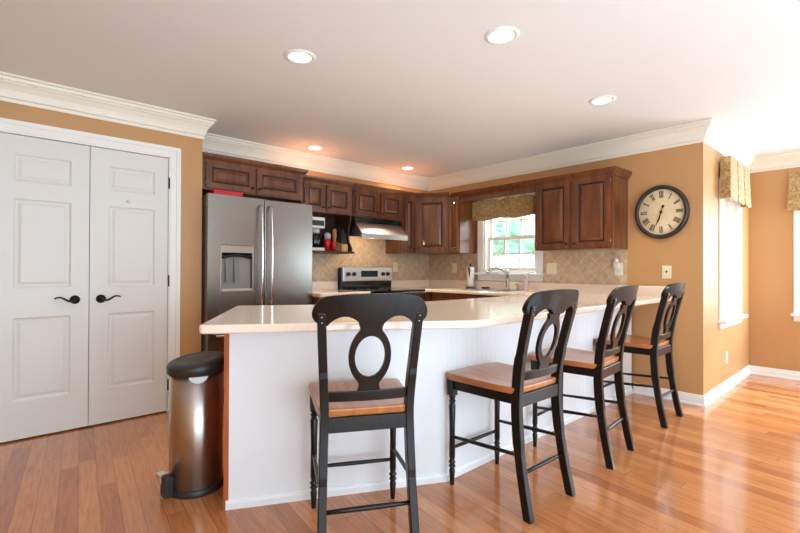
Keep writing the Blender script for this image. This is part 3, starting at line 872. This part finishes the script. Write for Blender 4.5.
# range hood
t = thing('range_hood', 'steel under-cabinet range hood with lit lamp above the range', 'hood', (2.875, 3.815, 0))
W = .68
YZX = Matrix(((0, 0, 1, 0), (1, 0, 0, 0), (0, 1, 0, 0), (0, 0, 0, 1)))
hb = MB()
hb.prism([(.135, 1.733), (.45, 1.733), (.45, 1.69), (.135, 1.66)], 0, W, mtx=YZX)
hb.prism([(.0, 1.545), (.135, 1.675), (.155, 1.675), (.012, 1.535)], 0, W, mtx=YZX)
for x in (0, W - .008):
    hb.prism([(.0, 1.545), (.135, 1.675), (.45, 1.70), (.45, 1.535), (.0, 1.50)], x, x + .008, mtx=YZX)
hb.build('canopy', M['steel_bright'], t, weld=False)
MB().prism([(.008, 1.525), (.45, 1.545), (.45, 1.56), (.008, 1.54)], .008, W - .008, mtx=YZX).build('underside', M['steel_side'], t)
MB().box(0, W, -.006, .012, 1.485, 1.545).build('front_lip', M['steel_bright'], t, bevel=.004)
MB().prism([(.125, 1.668), (.131, 1.732), (.137, 1.732), (.137, 1.668)], 0.0, W, mtx=YZX).build('vent_strip', M['black_gloss'], t)
MB().box(.20, .34, .10, .20, 1.520, 1.530).build('hood_lamp', M['hood_bulb'], t)
ld_ = bpy.data.lights.new('hood_light', 'POINT'); ld_.energy = 2.0; ld_.color = (1, .75, .45); ld_.shadow_soft_size = .03
lo_ = bpy.data.objects.new('hood_light', ld_); COL.objects.link(lo_); lo_.parent = t; lo_.location = (.27, .15, 1.49)

# ------------------------------------------------------------------ things in the niche
NZ = 1.338
t = thing('coffee_maker', 'white and black coffee maker in the open niche beside the fridge', 'coffee maker', (2.43, 4.08, NZ))
MB().box(-.07, .10, -.08, .10, 0, .035).box(-.07, .10, .04, .10, .035, .24).box(-.07, .10, -.08, .10, .24, .355).build('housing', M['white_plastic'], t, weld=False, bevel=.006)
MB().lathe([(.05, .037), (.062, .06), (.064, .13), (.05, .17), (.045, .18)], (.01, -.015, 0), 20).build('carafe', M['black_gloss'], t)
MB().box(-.055, .085, -.084, -.078, .265, .32).build('control_panel', M['black_plastic'], t)
MB().lathe([(.045, .185), (.055, .195), (.055, .235)], (.01, -.015, 0), 20).build('filter_basket', M['grey_plastic'], t)
t = thing('red_canister', 'red canister with a pale lid beside the coffee maker', 'canister', (2.585, 4.04, NZ))
MB().lathe([(.036, 0), (.036, .125), (.032, .13)], seg=20).build('canister_body', M['red'], t)
MB().lathe([(.034, .13), (.034, .185), (.02, .20), (0, .20)], seg=20).build('lid', M['grey_plastic'], t)
t = thing('red_canister', 'second red canister touching the wooden mill', 'canister', (2.638, 4.00, NZ))
t['label'] = 'short red canister in front of the wooden mill'
MB().lathe([(.026, 0), (.026, .10), (.018, .11), (0, .11)], seg=18).build('canister_body', M['red'], t)
t = thing('pepper_mill', 'turned tan wooden mill beside the knife block', 'mill', (2.688, 4.06, NZ))
MB().lathe([(.03, 0), (.03, .02), (.02, .06), (.017, .12), (.024, .16), (.028, .19), (.02, .205), (.026, .225), (.018, .245), (0, .25)], seg=18).build('mill_body', M['tan_wood'], t)
t = thing('knife_block', 'pale wood knife block full of black-handled knives', 'knife block', (2.765, 4.02, NZ))
MB().prism([(-.05, 0), (.07, 0), (.10, .12), (-.05, .078)], -.038, .038, mtx=YZX).build('block', M['light_wood'], t, bevel=.003)
for i in range(3):
    for j in range(4):
        x = -.026 + .0175 * j; y = -.028 + .05 * i; z = .084 + .013 * i
        h = .13 + .022 * ((i + j) % 3)
        T = Matrix.Translation((x, y, z)) @ Matrix.Rotation(R(-14), 4, 'X')
        MB().box(-.006, .006, -.011, .011, -.005, h, mtx=T).build('knife_handle', M['black_plastic'], t, bevel=.003)

# ------------------------------------------------------------------ outlets and switches
def plate(name, label, cat, loc, rz, w_, h_, holes, m, group=None):
    t = thing(name, label, cat, loc, rz, group)
    MB().box(-w_ / 2, w_ / 2, -.007, 0, -h_ / 2, h_ / 2).build('cover_plate', m, t, bevel=.003)
    for hx in holes:
        if cat == 'outlet':
            for z in (-.02, .02):
                MB().box(hx - .016, hx + .016, -.009, -.006, z - .014, z + .014).build('socket', m, t, bevel=.002)
                MB().box(hx - .007, hx - .005, -.0095, -.0085, z - .004, z + .007).box(hx + .005, hx + .007, -.0095, -.0085, z - .004, z + .007).build('slot', M['dark_slot'], t, weld=False)
        else:
            MB().box(hx - .006, hx + .006, -.016, -.006, -.004, .014).build('toggle', M['dark_slot'] if name == 'light_switch' else m, t, bevel=.002)
    return t


plate('outlet_plate', 'small outlet on the tile right of the range', 'outlet', (3.76, YK - .008, 1.175), 0, .075, .12, [0], M['cream_plastic'])
plate('outlet_plate', 'outlet on the tile between corner cabinet and paper towels', 'outlet', (XW - .008, 3.81, 1.165), R(-90), .075, .12, [0], M['cream_plastic'])
plate('switch_plate', 'double switch plate on the tile right of the sink window', 'switch', (XW - .008, 2.43, 1.161), R(-90), .118, .12, [-.023, .023], M['cream_plastic'])
t = plate('outlet_plate', 'outlet with a white plug-in at the right end of the tile', 'outlet', (XW - .008, 1.735, 1.155), R(-90), .075, .12, [0], M['white_plastic'])
tp = thing('plug_in_light', 'white plug-in night light pushed into the end outlet', 'night light', (XW - .018, 1.745, 1.185), R(-90))
MB().box(-.026, .026, -.035, 0, -.02, .035).build('plug_body', M['white_plastic'], tp, bevel=.006)
MB().lathe([(.018, 0), (.022, .02), (.012, .04), (0, .042)], (-.004, -.018, .035), 14).build('lamp_cap', M['white_plastic'], tp)
plate('light_switch', 'cream light switch on the ochre wall under the clock', 'switch', (XW, 1.325, 1.13), R(-90), .074, .115, [0], M['cream_plastic'])
plate('outlet_plate', 'white outlet low on the nook wall under the window', 'outlet', (5.18, YB, .31), 0, .075, .12, [0], M['white_plastic'])

# ------------------------------------------------------------------ clock
t = thing('wall_clock', 'round parchment wall clock with black frame and roman numerals', 'clock', (XW, 1.362, 1.668), R(-90))
t.scale = (.955, 1, 1.05)
CR = .228
T = Matrix.Rotation(R(90), 4, 'X')      # local z -> -y (into the room)
MB().lathe([(CR - .004, 0), (CR, .01), (CR, .04), (CR - .008, .052), (CR - .026, .056), (CR - .034, .045), (CR - .034, .03)], seg=64, mtx=T, ends=False).build('frame', M['clock_frame'], t)
MB().lathe([(0, 0), (CR - .01, 0), (CR - .01, .012), (CR - .032, .030), (0, .030)], seg=64, mtx=T).build('face', M['clock_face'], t)
num = MB()
ROM = ['XII', 'I', 'II', 'III', 'IIII', 'V', 'VI', 'VII', 'VIII', 'IX', 'X', 'XI']
for k, s_ in enumerate(ROM):
    a = -2 * PI * k / 12
    wid = {'I': .010, 'V': .020, 'X': .020}
    tot = sum(wid[c] for c in s_); x = -tot / 2
    BT = T @ Matrix.Rotation(a, 4, 'Z') @ Matrix.Translation((0, .150, .0302))
    hh = .026
    def stroke(x0, y0, x1, y1, th):
        dx, dy = x1 - x0, y1 - y0; L_ = math.hypot(dx, dy); S = BT @ Matrix.Translation(((x0 + x1) / 2, (y0 + y1) / 2, 0)) @ Matrix.Rotation(math.atan2(dy, dx), 4, 'Z')
        num.box(-L_ / 2, L_ / 2, -th / 2, th / 2, 0, .0012, mtx=S)
    for c in s_:
        w0 = wid[c]; cx = x + w0 / 2
        if c == 'I': stroke(cx, -hh, cx, hh, .0066)
        elif c == 'V': stroke(cx - .007, hh, cx, -hh, .0066); stroke(cx + .007, hh, cx, -hh, .003)
        else: stroke(cx - .007, hh, cx + .007, -hh, .0066); stroke(cx + .007, hh, cx - .007, -hh, .003)
        x += w0
    if len(s_) > 1 or True:
        stroke(-tot / 2, hh, tot / 2, hh, .002); stroke(-tot / 2, -hh, tot / 2, -hh, .002)
num.build('numerals', M['ink'], t, weld=False)
def hand(name, ang_deg, L_, w0, z, tail):
    HT = T @ Matrix.Rotation(-R(ang_deg), 4, 'Z') @ Matrix.Translation((0, 0, z))
    MB().prism([(-w0, -tail), (w0, -tail), (w0 * .8, L_ * .5), (w0 * 1.6, L_ * .62), (0, L_), (-w0 * 1.6, L_ * .62), (-w0 * .8, L_ * .5)], 0, .0015, mtx=HT).lathe([(.012, 0), (.012, .003)], (0, -tail, 0), 16, mtx=HT).build(name, M['ink'], t, weld=False)
hand('minute_hand', 200, .125, .0035, .036, .05)
hand('hour_hand', 196.5, .085, .0045, .033, .0)

# ------------------------------------------------------------------ recessed lights
LLAB = ['recessed ceiling light nearest the closet doors', 'recessed ceiling light nearest the camera, centre top', 'recessed ceiling light nearest the clock', 'recessed ceiling light above the fridge-side cabinets', 'recessed ceiling light nearest the kitchen corner']
for (x, y), lab, watt in zip(LIGHTS, LLAB, (14, 14, 26, 74, 74)):
    t = thing('recessed_light', lab, 'ceiling light', (x, y, CEIL), 0, 'recessed ceiling lights')
    MB().lathe([(.066, .001), (.064, -.006), (.078, -.007), (.092, -.003), (.093, -.0005)], seg=40, ends=False).build('trim_ring', M['white_trim'], t)
    MB().lathe([(.066, -.003), (.062, .05), (.060, .088), (0, .089)], seg=40, ends=False).build('baffle', M['white_trim'], t)
    MB().lathe([(0, .018), (.024, .021), (.042, .034), (.046, .05), (.03, .07), (.018, .085)], seg=28).build('bulb', M['bulb'], t)
    l = bpy.data.lights.new('downlight', 'SPOT'); l.energy = watt; l.color = (1, .96, .72); l.spot_size = R(124); l.spot_blend = .7; l.shadow_soft_size = .05
    lo = bpy.data.objects.new('downlight', l); COL.objects.link(lo); lo.parent = t; lo.location = (0, 0, -.02)

# ------------------------------------------------------------------ bin
t = thing('pedal_bin', 'steel pedal bin with black lid beside the end of the bar', 'bin', (.762, 2.447, 0), R(0))
RB = .130
MB().lathe([(RB + .004, 0), (RB + .005, .006), (RB + .005, .030), (RB + .001, .034)], seg=48).build('base_ring', M['black_plastic'], t)
MB().lathe([(RB, .033), (RB, .604)], seg=64).build('drum', M['can_steel'], t)
lid = MB().lathe([(RB + .004, .604), (RB + .012, .610), (RB + .014, .640), (RB + .010, .648), (RB - .010, .655), (RB - .03, .658), (RB - .036, .655), (.05, .664), (0, .665)], seg=56).build('lid', M['black_plastic'], t)
for v in lid.data.vertices:
    if v.co.z > .62: v.co.z += .14 * (v.co.x * .93 + v.co.y * .37 + RB + .014)
# pedal on the closet side and the liner's edge showing under the lid
pd = Vector((-.85, -.12)).normalized(); pa = math.atan2(pd.y, pd.x)
T = Matrix.Rotation(pa, 4, 'Z')
MB().box(RB - .006, RB + .04, -.028, .028, .008, .105, mtx=T).build('pedal_housing', M['black_plastic'], t, bevel=.006)
MB().box(RB + .02, RB + .062, -.026, .026, .122, .130, mtx=T).box(RB + .053, RB + .062, -.026, .026, .085, .128, mtx=T).build('pedal', M['chrome'], t, weld=False, bevel=.003)
bag = MB(); a0 = math.atan2(-1, -.25)
row0, row1 = [], []
for k in range(11):
    f = k / 10; a = a0 - .36 + .72 * f; rr = RB + .003
    row0.append(bag.bm.verts.new((rr * math.cos(a), rr * math.sin(a), .606))); row1.append(bag.bm.verts.new((rr * math.cos(a), rr * math.sin(a), .606 - .034 * math.sin(PI * f) ** .6 - .001)))
for k in range(10): bag.bm.faces.new((row0[k], row0[k + 1], row1[k + 1], row1[k]))
bo = bag.build('liner_edge', M['bag'], t, weld=False)
so = bo.modifiers.new('solid', 'SOLIDIFY'); so.thickness = .002

# ------------------------------------------------------------------ stools
def smooth_pts(keys, n):
    """Catmull-Rom through keys [(y,z)]"""
    out = []
    K = [keys[0]] + keys + [keys[-1]]
    for i in range(1, len(K) - 2):
        for s in range(n):
            t_ = s / n; p = []
            for c in range(2):
                a, b, c2, d_ = K[i - 1][c], K[i][c], K[i + 1][c], K[i + 2][c]
                p.append(.5 * (2 * b + (c2 - a) * t_ + (2 * a - 5 * b + 4 * c2 - d_) * t_ ** 2 + (3 * b - a - 3 * c2 + d_) * t_ ** 3))
            out.append(tuple(p))
    out.append(keys[-1])
    return out


SEATZ = .592
REAR = [(-.262, 0), (-.232, .14), (-.205, .30), (-.190, .45), (-.188, .56), (-.200, .68), (-.226, .80), (-.256, .92), (-.274, .988)]
RC = smooth_pts(REAR, 5)


def back_y(z):
    for (y0, z0), (y1, z1) in zip(RC, RC[1:]):
        if z0 <= z <= z1: return y0 + (y1 - y0) * (z - z0) / (z1 - z0)
    return RC[-1][0] + (z - RC[-1][1]) * -.26


def bent_plate(mb, outline_fn, thick, bow):
    pass


def make_stool(label):
    t = thing('bar_stool', label, 'bar stool', (0, 0, 0), 0, 'bar stools at the breakfast bar')
    # seat: saddle plank with rounded edges
    nx, ny = 12, 12
    mb = MB(); top, bot = [], []
    for j in range(ny + 1):
        v = j / ny; rt, rb_ = [], []
        for i in range(nx + 1):
            u = i / nx * 2 - 1
            y = -.196 + .426 * v
            hw = .195 + .030 * v + .004 * math.sin(PI * v)
            e = max(abs(u), 0)
            cr = 1 - .035 * max(0, (abs(2 * v - 1) - .82) / .18) ** 2
            x = u * hw * cr
            yy = y + (.012 * (1 - u * u) if v > .5 else -.006 * (1 - u * u)) * abs(2 * v - 1)
            z = SEATZ - .013 * (math.sin(PI * min(1, v * 1.15)) * (1 - .55 * (1 - abs(u)) ** 2 * v)) * (1 - u ** 4) + .004 * v
            rt.append(mb.bm.verts.new((x, yy, z))); rb_.append(mb.bm.verts.new((x * .975, yy * .975, SEATZ - .032)))
        top.append(rt); bot.append(rb_)
    for j in range(ny):
        for i in range(nx):
            f = mb.bm.faces.new((top[j][i], top[j][i + 1], top[j + 1][i + 1], top[j + 1][i])); f.smooth = True
            mb.bm.faces.new((bot[j][i], bot[j + 1][i], bot[j + 1][i + 1], bot[j][i + 1]))
    for i in range(nx):
        mb.bm.faces.new((bot[0][i], bot[0][i + 1], top[0][i + 1], top[0][i])); mb.bm.faces.new((bot[ny][i + 1], bot[ny][i], top[ny][i], top[ny][i + 1]))
    for j in range(ny):
        mb.bm.faces.new((bot[j + 1][0], bot[j][0], top[j][0], top[j + 1][0])); mb.bm.faces.new((bot[j][nx], bot[j + 1][nx], top[j + 1][nx], top[j][nx]))
    mb.build('seat', M['seat_wood'], t, bevel=.006)['label'] = 'honey-brown wooden saddle seat'
    # apron
    mb = MB()
    mb.box(-.170, .170, -.207, -.187, .500, .560); mb.box(-.19, .19, .192, .212, .512, .560)
    for s in (-1, 1):
        P0, P1 = Vector((s * .170, -.19)), Vector((s * .196, .20)); d_ = (P1 - P0).normalized(); n_ = Vector((d_.y, -d_.x)) * .009
        mb.prism([tuple(P0 + n_), tuple(P1 + n_), tuple(P1 - n_), tuple(P0 - n_)], .510, .560)
    mb.build('apron', M['black_wood'], t, weld=False, bevel=.003)
    # rear legs running up into the back posts
    for s in (-1, 1):
        pts = [(s * (.173 + .014 * max(0, (.56 - z) / .56) + .019 * max(0, (z - .60) / .40)), y, z) for y, z in RC]
        wd_ = [.019 if z > .3 else .0195 for y, z in RC]
        sec = [(-1.15, -.88), (1.15, -.88), (1.15, .88), (-1.15, .88)]
        # tube's first axis lies close to x for an upright start
        mb = MB(); rings = []
        for i, (x, y, z) in enumerate(pts):
            a = RC[max(i - 1, 0)]; b = RC[min(i + 1, len(RC) - 1)]
            tg = Vector((0, b[0] - a[0], b[1] - a[1])).normalized(); nrm = Vector((0, tg.z, -tg.y))
            hw = .0170; hd = .024 if .3 < z < .75 else .0205
            c_ = Vector((x, y, z))
            rings.append([mb.bm.verts.new(c_ + Vector((sx * hw, 0, 0)) + nrm * sd * hd) for sx, sd in ((-1, -1), (1, -1), (1, 1), (-1, 1))])
        rings[0] = rings[0]
        for v in rings[0]: v.co.z = max(v.co.z, 0) * 0
        for A_, B_ in zip(rings, rings[1:]):
            for k in range(4): mb.bm.faces.new((A_[k], A_[(k + 1) % 4], B_[(k + 1) % 4], B_[k]))
        mb.bm.faces.new(rings[0][::-1]); mb.bm.faces.new(rings[-1])
        mb.build('leg', M['black_wood'], t, bevel=.004)
    # turned front legs
    for s in (-1, 1):
        x, y = s * .195, .205
        mb = MB().box(x - .020, x + .020, y - .020, y + .020, .478, .560)
        prof = [(.013, 0), (.015, .03), (.019, .075), (.014, .088), (.022, .098), (.014, .108), (.0225, .120), (.0145, .132), (.019, .15), (.0175, .30), (.021, .42), (.0145, .436), (.022, .446), (.015, .456), (.0215, .468), (.018, .479)]
        mb.lathe([(r_ * .86, z_) for r_, z_ in prof], (x, y, 0), 18)
        mb.build('leg', M['black_wood'], t, weld=False, smooth_angle=50)
    # stretchers
    def ly(z): return back_y(z)
    def stretcher(p0, p1, r=.0095):
        p0, p1 = Vector(p0), Vector(p1)
        MB().tube([p0 + (p1 - p0) * f for f in (0, .25, .5, .75, 1)], [r * .85, r, r * 1.1, r, r * .85], 10).build('stretcher', M['black_wood'], t)
    stretcher((-.19, ly(.20), .20), (.19, ly(.20), .20))
    stretcher((-.195, .205, .195), (.195, .205, .195))
    for s in (-1, 1): stretcher((s * .188, ly(.285), .285), (s * .195, .205, .255))
    # lower back rail, bowed
    def bow(x): return -.018 * (1 - (x / .18) ** 2)
    mb = MB(); rings = []
    for k in range(13):
        x = -.175 + .350 * k / 12
        ring = []
        for dy, z in ((-.009, .624), (.009, .624), (.009, .666), (-.009, .666)):
            zz = z - .010 * (1 - (x / .172) ** 2) * (0 if z > .67 else 0)
            ring.append(mb.bm.verts.new((x, back_y(zz) + bow(x) + dy, zz)))
        rings.append(ring)
    for A_, B_ in zip(rings, rings[1:]):
        for k in range(4): mb.bm.faces.new((A_[k], A_[(k + 1) % 4], B_[(k + 1) % 4], B_[k]))
    mb.bm.faces.new(rings[0][::-1]); mb.bm.faces.new(rings[-1])
    mb.build('back_rail', M['black_wood'], t, bevel=.003)
    # crest rail: column strips between an upper and a scalloped lower edge
    HWC = .226
    def up(x):
        a = abs(x) / HWC
        return 1.057 - .016 * a ** 2 - .008 * a ** 6
    def lowe(x):
        a = abs(x) / HWC
        if a < .20: return .938
        if a < .74: return .938 - .004 * (a - .2) / .54 + .034 * math.sin(PI * (a - .20) / .54) ** .75
        return .934
    mb = MB(); rings = []
    XN = 56
    for k in range(XN + 1):
        x = -HWC * math.cos(PI * k / XN) if (k < XN * .22 or k > XN * .78) else -HWC * math.cos(PI * k / XN)
        zu, zl = up(x), lowe(x)
        a = abs(x) / HWC
        if a > .76:
            q = (a - .76) / .24; mid = .978
            zl = zl + (mid - zl) * (1 - math.sqrt(max(0, 1 - q * q)))
            zu = zu + (mid - zu) * (1 - math.sqrt(max(0, 1 - q * q)))
        if zu - zl < .006: zu = zl + .006
        ring = []
        th = .013
        for dy, z in ((-th, zl), (th, zl), (th * 1.0, (zu + zl) / 2), (th * .9, zu), (-th * .9, zu), (-th, (zu + zl) / 2)):
            ring.append(mb.bm.verts.new((x, back_y(z) + bow(x) * 1.3 - .006 + dy, z)))
        rings.append(ring)
    for A_, B_ in zip(rings, rings[1:]):
        for k in range(6):
            mb.bm.faces.new((A_[k], A_[(k + 1) % 6], B_[(k + 1) % 6], B_[k]))
    mb.bm.faces.new(rings[0][::-1]); mb.bm.faces.new(rings[-1])
    mb.build('crest_rail', M['black_wood'], t, bevel=.003, smooth_angle=40)
    # keyhole splat: pairs of (outer, inner) half-widths up the height, with an oval hole
    mb = MB()
    ZC, RA, RBh = .806, .060, .084          # oval hole: half width, half height
    def outer(z):
        q = 1 - ((z - ZC) / .118) ** 2
        e = .084 * math.sqrt(q) if q > 0 else 0
        n_ = .041 + .012 * max(0, (abs(z - .80) - .105) / .04) ** 2
        return (e ** 6 + n_ ** 6) ** (1 / 6)
    zs_ = sorted(set([.655 + (.942 - .655) * k / 48 for k in range(49)] + [ZC - RBh, ZC + RBh]))
    th = .008
    def V(x, z, dy): return mb.bm.verts.new((x, back_y(z) + bow(x) + dy, z))
    for za, zb in zip(zs_, zs_[1:]):
        for s in (-1, 1):
            def inner(z):
                q = 1 - ((z - ZC) / RBh) ** 2
                return RA * math.sqrt(q) if q > 0 else 0
            xo0, xo1, xi0, xi1 = outer(za) * s, outer(zb) * s, inner(za) * s, inner(zb) * s
            f_ = [V(xi0, za, -th), V(xo0, za, -th), V(xo1, zb, -th), V(xi1, zb, -th)]; g_ = [V(xi0, za, th), V(xo0, za, th), V(xo1, zb, th), V(xi1, zb, th)]
            mb.bm.faces.new(f_); mb.bm.faces.new(g_[::-1])
            mb.bm.faces.new((f_[1], g_[1], g_[2], f_[2]))
            if abs(xi0) > 1e-6 or abs(xi1) > 1e-6: mb.bm.faces.new((f_[0], f_[3], g_[3], g_[0]))
    bmesh.ops.remove_doubles(mb.bm, verts=mb.bm.verts, dist=1e-5)
    bmesh.ops.dissolve_degenerate(mb.bm, edges=mb.bm.edges, dist=1e-6)
    mb.build('splat', M['black_wood'], t, smooth_angle=40)
    for s in (-1, 1):
        mbp = MB()
        for z in (.968, .946):
            mbp.sphere((s * (.173 + .019 * (z - .60) / .40), back_y(z) - .0215, z), .004, 8)
        mbp.build('screw_caps', M['nickel'], t)
    return t


s0 = make_stool('black bar stool seen from behind at the angled end of the bar')
stools = [((1.190, 1.582), R(-28.5), None),
          ((1.980, 1.356), R(-1.5), 'black bar stool second from the closet end of the bar'),
          ((2.785, 1.352), R(4), 'black bar stool third along, between two others'),
          ((3.770, 1.360), R(1), 'black bar stool farthest from the camera, by the clock wall')]
for i, (xy, rz, lab) in enumerate(stools):
    o = s0 if i == 0 else copy_tree(s0)
    o.location = (xy[0], xy[1], 0); o.rotation_euler = (0, 0, rz)
    if lab: o['label'] = lab

# ------------------------------------------------------------------ outdoors, seen through the sink window
g = MB().box(XW + .15, 40, -25, 45, -.45, -.25).build('lawn', M['grass'])
struct(g, 'pale lawn outside the windows', 'ground')
t = thing('picket_fence', 'white picket fence seen through the sink window', 'fence', (11.0, 6.9, -.25))
MB().box(.02, .05, -4, 3.5, .35, .43).box(.02, .05, -4, 3.5, 1.5, 1.58).build('rail', M['white_trim'], t, weld=False)
for k in range(50):
    y = -4 + .15 * k
    MB().prism([(y, 0), (y + .11, 0), (y + .11, 1.76), (y + .055, 1.84), (y, 1.76)], 0, .02, mtx=YZX).build('picket', M['white_trim'], t)
def tree(label, loc, h, r, seed):
    rnd = random.Random(seed)
    t = thing('tree', label, 'tree', loc, 0, 'trees beyond the fence')
    MB().tube([(0, 0, 0), (.05, .02, h * .3), (0, 0, h * .6)], [.14, .1, .06], 10).build('trunk', M['bark'], t)
    mb = MB()
    for k in range(16):
        a = rnd.random() * 6.28; q = rnd.random() ** .5 * r * .7; z = h * (.35 + .55 * rnd.random())
        bmesh.ops.create_icosphere(mb.bm, subdivisions=2, radius=r * (.3 + .22 * rnd.random()), matrix=Matrix.Translation((q * math.cos(a), q * math.sin(a), z)))
    for v in mb.bm.verts: v.co += Vector((rnd.uniform(-1, 1), rnd.uniform(-1, 1), rnd.uniform(-1, 1))) * .12
    mb.build('crown', M['foliage'], t, weld=False)
tree('pale green tree beyond the fence, left side of the sink window', (15.2, 12.6, -.25), 4.9, 1.9, 1)
tree('pale green tree beyond the fence, right side of the sink window', (16.2, 8.6, -.25), 5.2, 1.9, 2)
tree('pale green tree beyond the fence, in the middle and set farther back', (21.0, 14.2, -.25), 6.6, 2.3, 3)
